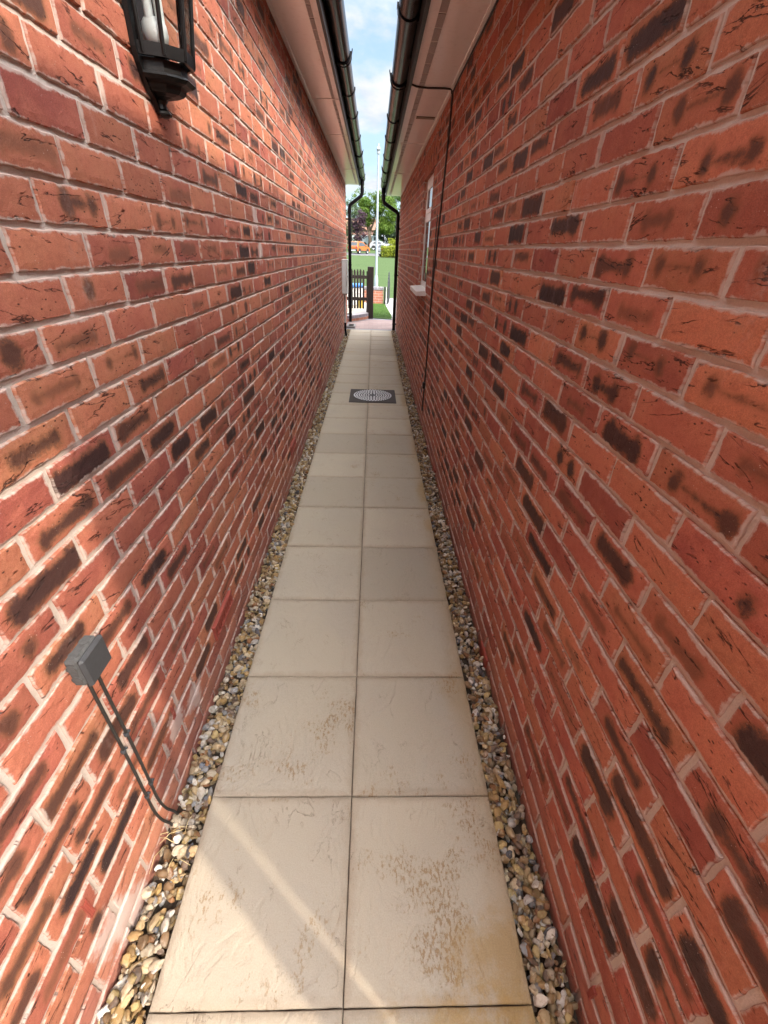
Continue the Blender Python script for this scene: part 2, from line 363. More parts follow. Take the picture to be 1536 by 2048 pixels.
def paint(name, c, rough=.25):
    def b(t, p):
        co = t.new('ShaderNodeTexCoord').outputs['Object']
        n = t.noise(co, 3, 3)
        t.put(p.inputs['Base Color'], t.mix(t.m('MULTIPLY', n, .25), (*c, 1), tuple(.75*k for k in c) + (1,))); p.inputs['Roughness'].default_value = rough
        p.inputs['Coat Weight'].default_value = .15
    return mat(name, b)
M_ORANGE = paint('orange_paint', (.25, .075, .008)); M_WHITEP = paint('white_paint', (.26, .265, .27)); M_PALEB = paint('pale_blue_paint', (.30, .37, .39))
M_TYRE = simple('tyre', (.008, .008, .009), .8, .2, 20); M_ALLOY = simple('alloy', (.66, .67, .68), .35, .05, 20, metal=.5)
M_RED = simple('red_lamp', (.45, .02, .03), .25, .1, 10); M_SILVER = simple('silver_trim', (.65, .65, .64), .4, .05)
M_LAMPW = simple('pale_galvanised', (.20, .235, .26), .45, .08, 4)
M_BLUE = simple('blue_plastic', (.05, .22, .55), .4, .1); M_YEL = simple('yellow_plastic', (.75, .55, .08), .4, .1)
M_RTILE = simple('orange_roof_tile', (.13, .06, .035), .9, .2, 6, .4)
M_RENDER = simple('pale_render', (.34, .38, .42), .9, .1, 3)

# ------------------------------------------------------------------ mesh helpers
def wloc(o):
    v = Vector((0, 0, 0))
    while o: v = v + Vector(o.location); o = o.parent
    return v
def link_mesh(name, verts, faces, mats, parent=None, mi=None, smooth=False, uv=None, attrs=None, local=False):
    me = bpy.data.meshes.new(name)
    verts = np.asarray(verts, dtype=np.float64).reshape(-1, 3)
    if parent is not None and not local:
        verts = verts - np.array(wloc(parent))
    me.from_pydata(verts.tolist(), [], faces)
    for m in (mats if isinstance(mats, (list, tuple)) else [mats]): me.materials.append(m)
    if mi is not None: me.polygons.foreach_set('material_index', np.asarray(mi, dtype=np.int32))
    if smooth: me.polygons.foreach_set('use_smooth', np.ones(len(me.polygons), dtype=bool))
    if uv is not None:
        idx = np.empty(len(me.loops), dtype=np.int32); me.loops.foreach_get('vertex_index', idx)
        ul = me.uv_layers.new(name='UVMap'); ul.data.foreach_set('uv', np.asarray(uv, dtype=np.float32)[idx].ravel())
    for k, a in (attrs or {}).items():
        at = me.attributes.new(k, 'FLOAT_COLOR', 'POINT'); at.data.foreach_set('color', np.asarray(a, dtype=np.float32).ravel())
    me.update()
    o = bpy.data.objects.new(name, me); COL.objects.link(o)
    if parent is not None: o.parent = parent
    return o
def thing(name, label, cat, loc=(0, 0, 0), rz=0, group=None):
    o = bpy.data.objects.new(name, None); COL.objects.link(o); o.location = loc; o.rotation_euler = (0, 0, rz)
    o.empty_display_size = .1
    o['label'] = label; o['category'] = cat
    if group: o['group'] = group
    return o
def tag(o, label=None, cat=None, group=None, kind=None):
    if label: o['label'] = label
    if cat: o['category'] = cat
    if group: o['group'] = group
    if kind: o['kind'] = kind
    return o
class MB:
    def __init__(s): s.v = []; s.f = []
    def add(s, v, f):
        b = len(s.v); s.v += [tuple(p) for p in v]; s.f += [tuple(b+i for i in q) for q in f]; return s
    def box(s, x0, x1, y0, y1, z0, z1, bev=0.0):
        if bev <= 0:
            return s.add([(x, y, z) for z in (z0, z1) for y in (y0, y1) for x in (x0, x1)],
                  [(0, 2, 3, 1), (4, 5, 7, 6), (0, 1, 5, 4), (2, 6, 7, 3), (0, 4, 6, 2), (1, 3, 7, 5)])
        # chamfered box
        b = bev; v = []; 
        X = (x0, x1); Y = (y0, y1); Z = (z0, z1)
        idx = {}
        for i in (0, 1):
            for j in (0, 1):
                for k in (0, 1):
                    sx, sy, sz = 1-2*i, 1-2*j, 1-2*k
                    idx[i, j, k] = len(v)
                    v += [(X[i], Y[j]+sy*b, Z[k]+sz*b), (X[i]+sx*b, Y[j], Z[k]+sz*b), (X[i]+sx*b, Y[j]+sy*b, Z[k])]
        f = []
        for i in (0, 1): f.append([idx[i, j, k] for j, k in ((0, 0), (1, 0), (1, 1), (0, 1))][::(-1 if i == 0 else 1)])
        for j in (0, 1): f.append([idx[i, j, k]+1 for i, k in ((0, 0), (1, 0), (1, 1), (0, 1))][::(1 if j == 0 else -1)])
        for k in (0, 1): f.append([idx[i, j, k]+2 for i, j in ((0, 0), (1, 0), (1, 1), (0, 1))][::(-1 if k == 0 else 1)])
        for i in (0, 1):
            for j in (0, 1):
                f.append([idx[i, j, 0], idx[i, j, 0]+1, idx[i, j, 1]+1, idx[i, j, 1]])
            for k in (0, 1):
                f.append([idx[i, 0, k], idx[i, 0, k]+2, idx[i, 1, k]+2, idx[i, 1, k]])
        for j in (0, 1):
            for k in (0, 1):
                f.append([idx[0, j, k]+1, idx[0, j, k]+2, idx[1, j, k]+2, idx[1, j, k]+1])
        for i in (0, 1):
            for j in (0, 1):
                for k in (0, 1): f.append([idx[i, j, k], idx[i, j, k]+1, idx[i, j, k]+2])
        return s.add(v, f)
    def tube(s, pts, r, n=10, cap=True):
        pts = [Vector(p) for p in pts]; rs = r if isinstance(r, (list, tuple)) else [r]*len(pts)
        b = len(s.v); up = None
        for i, p in enumerate(pts):
            d = (pts[min(i+1, len(pts)-1)] - pts[max(i-1, 0)]).normalized()
            if up is None:
                up = d.orthogonal().normalized()
            else:
                up = (up - d*up.dot(d)).normalized()
            sd = d.cross(up)
            for k in range(n):
                a = 2*math.pi*k/n
                s.v.append(tuple(p + (up*math.cos(a) + sd*math.sin(a))*rs[i]))
        for i in range(len(pts)-1):
            for k in range(n):
                k2 = (k+1) % n
                s.f.append((b+i*n+k, b+i*n+k2, b+(i+1)*n+k2, b+(i+1)*n+k))
        if cap:
            s.f.append(tuple(b+k for k in range(n))[::-1]); s.f.append(tuple(b+(len(pts)-1)*n+k for k in range(n)))
        return s
    def lathe(s, prof, c, n=20, a0=0, a1=2*math.pi, sx=1, sy=1):
        b = len(s.v); closed = abs(a1-a0-2*math.pi) < 1e-6; m = n if closed else n+1
        for (r, z) in prof:
            for k in range(m):
                a = a0+(a1-a0)*k/n
                s.v.append((c[0]+r*math.cos(a)*sx, c[1]+r*math.sin(a)*sy, c[2]+z))
        for i in range(len(prof)-1):
            for k in range(n):
                k2 = (k+1) % m
                s.f.append((b+i*m+k, b+i*m+k2, b+(i+1)*m+k2, b+(i+1)*m+k))
        s.f.append(tuple(b+k for k in range(m))[::-1]); s.f.append(tuple(b+(len(prof)-1)*m+k for k in range(m)))
        return s
    def extr(s, prof, y0, y1):        # prof: closed list of (x,z), extruded along y
        n = len(prof); b = len(s.v)
        for y in (y0, y1): s.v += [(x, y, z) for x, z in prof]
        for k in range(n):
            k2 = (k+1) % n; s.f.append((b+k, b+k2, b+n+k2, b+n+k))
        s.f.append(tuple(range(b, b+n))[::-1]); s.f.append(tuple(range(b+n, b+2*n)))
        return s
    def build(s, name, m, parent=None, smooth=False, **k):
        return link_mesh(name, s.v, s.f, m, parent, smooth=smooth, **k)
def smooth_by_angle(o, a=40):
    me = o.data
    me.polygons.foreach_set('use_smooth', np.ones(len(me.polygons), dtype=bool))
    me.set_sharp_from_angle(angle=rad(a)) if hasattr(me, 'set_sharp_from_angle') else None
    return o

# ------------------------------------------------------------------ terrain
def tz(y):
    return float(np.interp(y, [-60, 9, 17, 72, 84, 100, 130, 400], [0, 0, 0, .75, 1.0, 2.0, 2.5, 4.0]))
def strip_sheet(name, x0, x1, ys, dz, m, kind='structure', nx=2):
    v = []; f = []
    xs = np.linspace(x0, x1, nx)
    for y in ys:
        for x in xs: v.append((x, y, tz(y)+dz))
    for i in range(len(ys)-1):
        for j in range(nx-1):
            f.append((i*nx+j, i*nx+j+1, (i+1)*nx+j+1, (i+1)*nx+j))
    return tag(link_mesh(name, v, f, m), kind=kind)
strip_sheet('ground', -500, 500, [-400, -60, 9, 17, 72, 84, 100, 130, 400, 900], -.09, M_EARTH)
strip_sheet('lawn', -60, 60, [15.2, 17, 72], 0.0, M_GRASS)
strip_sheet('road', -120, 120, [72.2, 84], -.02, M_ASPH)
strip_sheet('verge', -120, 120, [84, 100, 130, 200], .02, M_GRASS)
mb = MB().box(-60, 60, 71.95, 72.2, .65, .80); tag(mb.build('kerb', M_CONC), kind='structure')

# ------------------------------------------------------------------ brick walls
XL, XR = -.5977, .5125
DARK_L = [(1.02, 1.55, 'd'), (0.75, 1.31, 'o'), (0.77, 1.25, 'f'), (0.99, 1.24, 's'), (0.91, 1.34, 'f'), (0.7, 1.17, 'b'), (0.83, 1.09, 'B'), (1.02, 1.06, 'b'), (1.21, 1.02, 'B'), (1.14, 1.14, 'b'), (0.99, 1.01, 'B'), (1.18, 0.93, 'b'), (0.68, 1.04, 'b'), (0.58, 0.94, 'B'), (0.52, 0.88, 'o'), (0.56, 0.78, 'B'), (0.72, 0.69, 'B'), (0.65, 0.69, 'b'), (0.91, 0.73, 'B'), (0.99, 0.66, 'b'), (2.07, 1.32, 'B'), (2.43, 1.69, 'B'), (2.15, 1.84, 'b'), (1.85, 1.47, 'f'), (2.04, 1.47, 'f'), (0.46, 0.83, 'o'), (0.4, 0.66, 'b'), (0.41, 0.55, 'b'), (0.38, 0.45, 'B'), (0.29, 0.48, 'b'), (0.38, 0.34, 'B'), (0.39, 0.54, 'b'), (0.25, 0.34, 'b'), (0.61, 0.55, 'B'), (0.47, 0.44, 'b'), (1.04, 1.79, 'o'), (1.1, 1.83, 'B'), (0.61, 0.45, 'b'), (0.7, 0.49, 'B'), (1.06, 1.4, 'o'), (1.26, 1.4, 'f'), (1.45, 1.41, 'b'), (2.09, 1.84, 'b'), (2.61, 0.54, 'B'), (1.98, 0.67, 'b'), (1.55, 0.98, 'B'), (1.32, 0.98, 'B'), (1.43, 0.86, 'b'), (1.8, 1.15, 'b'), (1.48, 1.55, 's'), (0.28, 0.41, 'b'), (2.36, 1.7, 'B'), (2.62, 1.68, 'b'), (3.0, 1.72, 'b'), (1.61, 1.83, 'B')]
DARK_R = [(1.12, 1.86, 'B'), (1.35, 1.86, 'B'), (1.1, 1.78, 'S'), (1.25, 1.79, 'b'), (0.87, 1.71, 's'), (0.85, 1.63, 's'), (1.04, 1.63, 's'), (0.75, 1.56, 'o'), (1.78, 1.56, 'B'), (1.44, 1.56, 'B'), (1.4, 1.41, 'B'), (1.15, 1.41, 'd'), (1.02, 1.48, 'd'), (0.85, 1.49, 's'), (1.03, 1.33, 'S'), (0.98, 1.41, 'f'), (0.81, 1.32, 's'), (0.64, 1.32, 's'), (0.9, 1.26, 'd'), (0.79, 1.19, 'B'), (0.54, 1.18, 'B'), (0.68, 1.17, 's'), (0.49, 1.11, 'f'), (0.67, 0.96, 'B'), (1.09, 1.02, 'S'), (0.92, 0.47, 'B'), (0.4, 0.97, 'f'), (0.48, 0.85, 'f'), (0.4, 0.8, 'b'), (0.38, 0.55, 'b'), (0.27, 0.57, 'B'), (0.18, 0.74, 'B'), (0.18, 0.56, 'B'), (0.41, 0.65, 'b'), (0.23, 0.39, 'B'), (1.23, 1.11, 'B'), (1.71, 1.18, 'B'), (1.2, 0.98, 'b'), (1.07, 0.79, 'B'), (0.9, 0.64, 'b'), (1.19, 1.25, 'b'), (1.36, 0.86, 'B'), (0.93, 0.75, 'B'), (1.28, 1.07, 'd'), (0.26, 0.49, 'b'), (0.52, 1.25, 'f'), (0.39, 1.12, 'o'), (0.36, 0.35, 'b'), (0.36, 0.48, 'B'), (1.76, 1.35, 'S'), (1.65, 1.29, 'B')]

def brick_wall(parent, xw, sgn, zbed, perp_even, bed_even, y0, y1, ztop, darks, holes=(), soldiers=(), near_end=False, seed=1):
    """sgn=+1: the face looks to +x.  Courses of single bricks with recessed mortar, one mesh."""
    rg = random.Random(seed)
    V = []; F = []; UV = []; A = []; B = []; C_ = []; MI = []
    i0 = -int(math.ceil((zbed + .2)/.075)); i1 = int((ztop-zbed)/.075)+1
    bricks = []
    for i in range(i0, i1+1):
        za = zbed+.075*i+.005; zb = za+.065
        if za >= ztop-.01: continue
        zb = min(zb, ztop)
        off = perp_even if (i-bed_even) % 2 == 0 else perp_even+.1125
        k0 = math.floor((y0-off)/.225); k1 = math.ceil((y1-off)/.225)
        for k in range(k0, k1+1):
            ya = max(off+.225*k+.005, y0); yb = min(off+.225*(k+1)-.005, y1)
            if yb-ya < .02: continue
            segs = [(ya, yb)]
            for (ha, hb, hz0, hz1) in holes:
                if zb > hz0+.012 and za < hz1-.012:
                    ns = []
                    for a, b in segs:
                        if b <= ha or a >= hb: ns.append((a, b)); continue
                        if ha-a > .02: ns.append((a, ha-.0))
                        if b-hb > .02: ns.append((hb+.0, b))
                    segs = ns
            for a, b in segs: bricks.append((a, b, za, zb, 0))
    for (sa, sb, sz0, sz1) in soldiers:
        n = int(round((sb-sa)/.075))
        for k in range(n): bricks.append((sa+.075*k+.005, sa+.075*k+.07, sz0, sz1, 1))
    for (ya, yb, za, zb, sol) in bricks:
        near = yb > 0.05 and ya < 2.8 and not sol
        yc, zc = (ya+yb)/2, (za+zb)/2; hy, hz = (yb-ya)/2, (zb-za)/2
        full = yb-ya > .19
        # appearance
        hue = min(1, max(0, rg.gauss(.46, .34))); rb = rs = 0.; dk = 0.; uc = rg.uniform(-.022, .022); hl = rg.uniform(.035, .075); v0 = rg.uniform(-.010, .010)
        kind = None
        for (dy_, dz_, kk) in darks:
            if ya-.004 <= dy_ <= yb+.004 and za-.006 <= dz_ <= zb+.006: kind = kk
        if kind is None:
            if near and .35 < yc < 1.7 and .3 < zc < 1.9: kind = rg.choice('nnnnnnnnff')
            elif zc < .17: kind = 'n'
            else: kind = rg.choices('nfbBdsSo', [46, 8, 12, 13, 6, 7, 4, 4])[0]
        if kind == 'B': rb = rg.uniform(.019, .027); rs = rb*rg.uniform(.9, 1.15); dk = rg.uniform(.72, .97); hl = rg.uniform(.042, .082)
        elif kind == 'b': rb = rg.uniform(.012, .018); rs = rb*1.1; dk = rg.uniform(.55, .8); hl = rg.uniform(.05, .075)
        elif kind == 'd': rb = rg.uniform(.008, .012); rs = rg.uniform(.017, .022); dk = rg.uniform(.6, .85)
        elif kind == 's': rs = rg.uniform(.011, .016); dk = rg.uniform(.5, .7)
        elif kind == 'S': rs = rg.uniform(.018, .024); dk = rg.uniform(.8, .95)
        elif kind == 'o': rs = rg.uniform(.014, .024); dk = rg.uniform(.5, .85); hl = .001; uc = rg.choice((-1, 1))*rg.uniform(.03, .07)
        elif kind == 'f': rb = rg.uniform(.006, .012); rs = rg.uniform(.008, .013); dk = rg.uniform(.2, .4)
        sd = rg.random()
        n0 = len(V)
        nx, nz = (14, 5) if near else (2 if full else 1, 1)
        dep = rg.gauss(0, .0008); t1 = rg.gauss(0, .006); t2 = rg.gauss(0, .012); ej = .0019 if near else .0008
        jy, jz = rg.gauss(0, .0009), rg.gauss(0, .0008)
        grid = {}
        def put(y, z, d, u, v):
            V.append((xw+sgn*d, y, z)); UV.append((u, v)); A.append((hue, rb, rs, dk)); B.append((uc, hl, v0, sd)); C_.append((hy, hz, 0, 0)); return len(V)-1
        for a in range(nx+1):
            for b in range(nz+1):
                fy, fz = 2*a/nx-1, 2*b/nz-1
                edge = a in (0, nx) or b in (0, nz)
                u, v = fy*hy, fz*hz
                y, z, d = yc+jy+u*.975, zc+jz+v*.945, dep+t1*u*.5+t2*v*.4
                if near:
                    q = Vector((y*38, z*38, sd*9))
                    d += noise.noise(q)*.0011 + noise.noise(q*2.6)*.0006
                if edge:
                    q = Vector((y*55, z*55, sd*5+3))
                    y += noise.noise(q)*ej*1.5; z += noise.noise(q+Vector((7, 3, 1)))*ej*1.5; d -= .0012
                grid[a, b] = put(y, z, d, u, v)
        for a in range(nx):
            for b in range(nz):
                q = (grid[a, b], grid[a+1, b], grid[a+1, b+1], grid[a, b+1])
                F.append(q if sgn > 0 else q[::-1]); MI.append(0)
        ring = [(a, 0) for a in range(nx)] + [(nx, b) for b in range(nz)] + [(a, nz) for a in range(nx, 0, -1)] + [(0, b) for b in range(nz, 0, -1)]
        outs = []; backs = []
        for (a, b) in ring:
            vi = grid[a, b]; x, y, z = V[vi]; u, v = UV[vi]
            oy, oz = (y-yc), (z-zc)
            gy = math.copysign(.0016, oy) if a in (0, nx) else 0; gz = math.copysign(.0016, oz) if b in (0, nz) else 0
            outs.append(put(y+gy, z+gz, (x-xw)*sgn-.0024, u, v)); backs.append(put(y+gy, z+gz, -.013, u, v))
        R_ = [grid[k] for k in ring]; n = len(ring)
        for k in range(n):
            k2 = (k+1) % n
            for (p, q) in ((R_, outs), (outs, backs)):
                fc = (p[k], q[k], q[k2], p[k2]); F.append(fc if sgn > 0 else fc[::-1]); MI.append(0)
    # mortar sheet, with holes cut
    ys = sorted(set([y0, y1] + [h for q in holes for h in q[:2] if y0 < h < y1])); zs = sorted(set([-.12, ztop] + [h for q in holes for h in q[2:] if h < ztop]))
    for a, b in zip(ys[:-1], ys[1:]):
        for c, d in zip(zs[:-1], zs[1:]):
            if any(h[0] <= a+1e-6 and b <= h[1]+1e-6 and h[2] <= c+1e-6 and d <= h[3]+1e-6 for h in holes): continue
            st = max(1, int((b-a)/.5)); 
            for e in range(st):
                aa, bb = a+(b-a)*e/st, a+(b-a)*(e+1)/st
                n0 = len(V)
                for (y, z) in ((aa, c), (bb, c), (bb, d), (aa, d)):
                    V.append((xw-sgn*.0065, y, z)); UV.append((0, 0)); A.append((0, 0, 0, 0)); B.append((0, 0, 0, 0)); C_.append((0, 0, 0, 0))
                fc = (n0, n0+1, n0+2, n0+3); F.append(fc if sgn > 0 else fc[::-1]); MI.append(1)
    return link_mesh('wall', V, F, [M_BRICK, M_MORTAR], parent, mi=MI, uv=UV, attrs={'brickA': A, 'brickB': B, 'brickC': C_})

ZL, ZR = 1.6594, 1.5178
SL, SR = 2.6085, 2.4223       # soffit heights
FL, FR = -.3274, .2265        # fascia lines
YL0, YL1 = -2.7, 10.77
YR0, YR1 = -.155, 10.46
HL = thing('brick_house', 'red brick house on the left of the path, with wall lantern and white meter box', 'house', (XL-3, 4.5, 0))
HR = thing('brick_house', 'red brick house on the right of the path, with small white framed window', 'house', (XR+3, 5, 0))
AIR_L = [(y, y+.215, .163, .231) for y in (1.165, 2.93, 4.8, 6.6, 8.45)]
AIR_R = [(1.19, 1.30, -.05, .02), (3.0, 3.12, -.04, .03)]
WIN = (4.70, 5.50, 1.165, 2.12)
brick_wall(HL, XL, 1, ZL, 1.0534, -3, YL0, YL1, SL, DARK_L, holes=AIR_L, seed=3)
brick_wall(HR, XR, -1, ZR, 1.1406, -1, YR0, YR1, SR, DARK_R, holes=[WIN, (WIN[0]-.15, WIN[1]+.1, 2.12, 2.345)], soldiers=[(WIN[0]-.15, WIN[1]+.1, 2.122, 2.337)], seed=5)

def airbrick(parent, xw, sgn, ya, yb, za, zb):
    mb = MB()
    x0, x1 = xw-sgn*.03, xw+sgn*.009
    X0, X1 = min(x0, x1), max(x0, x1)
    mb.box(X0, X1, ya, yb, zb-.012, zb); mb.box(X0, X1, ya, yb, za, za+.012)
    n = 9
    for k in range(n+1):
        y = ya+.001+(yb-ya-.008)*k/n; mb.box(X0, X1-.001 if sgn > 0 else X1, y, y+.006, za+.012, zb-.012)
    o = mb.build('air_brick', M_TERRA, parent)
    MB().box(X0-.001, X0+.006, ya+.006, yb-.006, za+.006, zb-.006).build('air_brick_back', M_DARK, o) if sgn > 0 else None
    return o
for a in AIR_L: airbrick(HL, XL, 1, *a)
for a in AIR_R:
    MB().box(XR-.006, XR+.01, a[0], a[1], a[2], a[3], .002).build('air_brick', M_TERRA, HR)
def weep(parent, xw, sgn, y, za, zb):
    mb = MB(); x0, x1 = sorted((xw-sgn*.006, xw+sgn*.003))
    mb.box(x0, x1, y-.007, y-.005, za, zb); mb.box(x0, x1, y+.005, y+.007, za, zb)
    n = int((zb-za)/.007)
    for k in range(n): mb.box(x0, x1-.0005, y-.005, y+.005, za+k*.007, za+k*.007+.0035)
    mb.build('weep_vent', M_TERRA, parent)
weep(HL, XL, 1, .34, .222, .29); weep(HL, XL, 1, .797, .232, .294)
weep(HR, XR, -1, .228, .075, .125); weep(HR, XR, -1, .689, .09, .14)

# house bodies behind the walls (gables, far walls)
def house_body(parent, xw, sgn, y0, y1, zs, fx, depth=7.0, ov0=.4, ov1=.0):
    xa, xb = xw-sgn*.016, xw-sgn*depth
    mid = (xa+xb)/2; rh = zs+.15+abs(mid-fx)*.5
    v = [(xa, y0+.002, -.1), (xb, y0+.002, -.1), (xb, y0+.002, zs), (mid, y0+.002, zs+abs(mid-xa)*.5), (xa, y0+.002, zs),
         (xa, y1-.002, -.1), (xb, y1-.002, -.1), (xb, y1-.002, zs), (xa, y1-.002, zs)]
    link_mesh('end_wall', v, [(0, 1, 2, 3, 4), (1, 6, 7, 2), (6, 5, 8, 7)], M_FBRICK, parent)
    # roof: gable at the near end, hip at the street end
    th = .05; ex = fx+sgn*.03; ez = zs+.17; hw = abs(mid-ex); rz_ = ez+hw*.5; ox = 2*mid-ex; ya_, yb_ = y0-ov0, y1+.28
    v = [(ex, ya_, ez), (mid, ya_, rz_), (ox, ya_, ez), (ex, yb_, ez), (ox, yb_, ez), (mid, yb_-hw, rz_)]
    v += [(x, y, z+th) for x, y, z in v]
    mb = MB().add(v, [(0, 3, 5, 1), (2, 1, 5, 4), (3, 4, 5), (6, 7, 11, 9), (8, 10, 11, 7), (9, 11, 10), (0, 6, 9, 3), (3, 9, 10, 4), (4, 10, 8, 2), (0, 1, 7, 6), (1, 2, 8, 7)])
    mb.build('roof', M_TILE, parent)
house_body(HL, XL, 1, YL0, YL1, SL, FL)
house_body(HR, XR, -1, YR0, YR1, SR, FR, ov0=.4)

# unseen wing added to the right house to cut sky light near the corner
MB().box(2.6, 6.5, -2.90, -.21, -.1, 2.5).build('rear_wing', M_FBRICK, HR)
MB().extr([(2.48, 2.502), (6.5, 2.62), (6.5, 2.70), (2.48, 2.58)], -2.9, -.63).build('rear_roof', M_TILE, HR)

# ------------------------------------------------------------------ eaves
def eaves(parent, xw, fx, zs, y0, y1, sgn, vx, joints, gc, gr, gy0, gy1, brk, unions):
    """sgn=+1 for the left house (eaves point to +x)"""
    xa, xb = sorted((xw-sgn*.004, fx))
    so_ = MB().box(xa, xb, y0, y1, zs, zs+.009).build('soffit', M_PVC, parent)
    # edge trim at the wall and over joints
    mb = MB(); t0, t1 = sorted((xw+sgn*.0, xw+sgn*.022)); mb.box(t0, t1, y0, y1, zs-.006, zs-.0005)
    for y in joints: mb.box(xa+.01, xb, y-.011, y+.011, zs-.0045, zs-.0005)
    mb.build('soffit_trim', M_PVC, so_)
    mb = MB(); x0, x1 = vx; y = y0+.05; cell = .155
    while y < y1-.2:
        mb.box(x0, x1, y, y+cell-.014, zs-.0025, zs-.0004); y += cell
    mb.build('soffit_vent', M_VENT, so_)
    x0, x1 = sorted((fx, fx+sgn*.018))
    MB().box(x0, x1, y0, y1, zs-.012, zs+.19).build('fascia', M_BLACKM, parent)
    cx, cz = gc; N = 14
    def half(r, a0=math.pi, a1=2*math.pi): return [(cx+r*math.cos(a0+(a1-a0)*k/N), cz+r*math.sin(a0+(a1-a0)*k/N)) for k in range(N+1)]
    g = MB(); prof = half(gr) + half(gr-.003)[::-1]
    g.extr(prof, gy0, gy1)
    for ye in (gy0, gy1): g.extr(half(gr-.0005), ye-.002, ye+.003)
    go = smooth_by_angle(g.build('gutter', M_BLACK, parent), 35)
    for y in brk:
        b = MB(); wd = .05 if y in unions else .034
        b.extr(half(gr+.006) + half(gr+.0008)[::-1], y-wd, y+wd)
        for s in (-1, 1):
            px = cx+s*(gr+.002); b.box(px-.006, px+.006, y-wd*.6, y+wd*.6, cz-.002, cz+.012)
        if y in unions:
            for dy_ in (-.03, .03): b.extr(half(gr+.010) + half(gr+.005)[::-1], y+dy_-.008, y+dy_+.008)
            ox = cx+sgn*(gr+.006); b.tube([(ox, y-.012, cz-.01), (ox+sgn*.008, y-.012, cz+.03), (ox+sgn*.008, y+.012, cz+.03), (ox, y+.012, cz-.01)], .003, 6)
        sx0, sx1 = sorted((fx+sgn*.018, cx-sgn*gr*.8)); b.box(sx0, sx1, y-.015, y+.015, cz-.05, cz-.01)
        smooth_by_angle(b.build('gutter_bracket', M_BLACK, go), 35)
    return go
eaves(HL, XL, FL, SL, -2.7, 10.85, 1, (-.392, -.366), (2.2, 5.08, 6.45, 8.9), (-.2555, 2.715), .056, -2.7, 10.84,
      (-.5, .6, 1.6, 2.55, 3.5, 4.45, 5.24, 6.02, 7.08, 8.13, 9.18, 10.31), (.6, 4.45, 8.13))
eaves(HR, XR, FR, SR, -.62, 10.5, -1, (.277, .312), (1.6, 5.6, 7.6), (.158, 2.535), .056, -.62, 10.12,
      (-.3, 1.1, 2.12, 3.146, 4.147, 5.172, 6.01, 7.06, 8.1, 9.165), (1.1, 4.147, 8.1))
MB().box(.325, .475, 4.58, 4.645, SR-.005, SR-.0006).build('soffit_outlet', simple('brown_grille', (.16, .11, .06), .6), HR)

# downpipes
def downpipe(parent, pts, clips, wallx):
    # round the corners
    P = [Vector(p) for p in pts]; out = [P[0]]
    for a, b, c in zip(P[:-2], P[1:-1], P[2:]):
        r = .05
        d1 = (a-b).normalized()*r; d2 = (c-b).normalized()*r
        for k in range(5):
            t = k/4; out.append((b+d1)*(1-t)**2 + b*2*t*(1-t) + (b+d2)*t*t)
    out.append(P[-1])
    mb = MB().tube(out, .034, 14)
    for q in (P[1], P[2]):
        pass
    o = smooth_by_angle(mb.build('downpipe', M_BLACK, parent), 40)
    x, y = P[-1].x, P[-1].y
    for z in clips:
        b = MB().tube([(x, y, z-.018), (x, y, z+.018)], .0375, 14); x0, x1 = sorted((x, wallx)); b.box(x0, x1, y-.012, y+.012, z-.012, z+.012)
        smooth_by_angle(b.build('pipe_clip', M_BLACK, o), 40)
    b = MB().tube([(P[0].x, P[0].y, P[0].z-.02), (P[0].x, P[0].y, P[0].z+.09)], .043, 14); smooth_by_angle(b.build('pipe_outlet', M_BLACK, o), 40)
    for q, nn in ((P[1], P[0]), (P[2], P[3])):
        d = (nn-q).normalized(); b = MB().tube([q+d*.05, q+d*.12], .0385, 14)
        smooth_by_angle(b.build('pipe_socket', M_BLACK, o), 40)
    return o
downpipe(HL, [(-.262, 10.70, 2.62), (-.262, 10.70, 2.43), (-.522, 10.70, 2.255), (-.522, 10.70, .06)], (2.02, 1.2, .22), XL)
downpipe(HR, [(.162, 10.03, 2.44), (.166, 10.03, 2.27), (.456, 10.03, 2.115), (.456, 10.03, .0)], (1.86, 1.06, .13), XR)

# window in the right wall
fx0, fx1 = XR+.03, XR+.09
y0, y1, z0, z1 = WIN
wn = MB(); wt = .055
wn.box(fx0, fx1, y0, y0+wt, z0, z1); wn.box(fx0, fx1, y1-wt, y1, z0, z1)
wn.box(fx0, fx1, y0+wt, y1-wt, z0, z0+wt); wn.box(fx0, fx1, y0+wt, y1-wt, z1-wt, z1)
wn.box(fx0-.002, fx1, y0+wt, y1-wt, 1.755, 1.82)
fr_ = wn.build('window', M_PVCM, HR)
sa = MB(); a0, a1, b0, b1 = y0+wt, y1-wt, 1.82, z1-wt
sa.box(fx0-.006, fx0+.03, a0+.002, a0+.045, b0+.002, b1-.002, .004); sa.box(fx0-.006, fx0+.03, a1-.045, a1-.002, b0+.002, b1-.002, .004)
sa.box(fx0-.0065, fx0+.03, a0+.045, a1-.045, b0+.002, b0+.045, .004); sa.box(fx0-.0065, fx0+.03, a0+.045, a1-.045, b1-.045, b1-.002, .004)
sa.build('sash', M_PVCM, fr_)
MB().box(fx0+.001, fx0+.012, a0+.04, a1-.04, b0+.04, b1-.04).build('pane', M_PANE, fr_)
MB().box(fx0+.006, fx0+.016, a0-.004, a1+.004, z0+wt-.004, 1.76).build('pane', M_PANE, fr_)
sl_ = MB(); sl_.extr([(XR-.092, z0-.045), (XR-.092, z0-.008), (fx0+.01, z0+.004), (fx0+.01, z0-.045)], y0-.03, y1+.0)
sl_.build('sill', M_PVCM, fr_)
rv = MB(); rv.box(XR-.001, fx1+.03, y1, y1+.01, z0, z1); rv.box(XR-.001, fx1+.03, y0-.01, y0, z0, z1); rv.box(XR-.001, fx1+.03, y0-.01, y1+.01, z1-.002, z1+.008); rv.box(fx1, fx1+.02, y0, y1, z0, z1)
rv.build('window_reveal', M_FBRICK, HR)

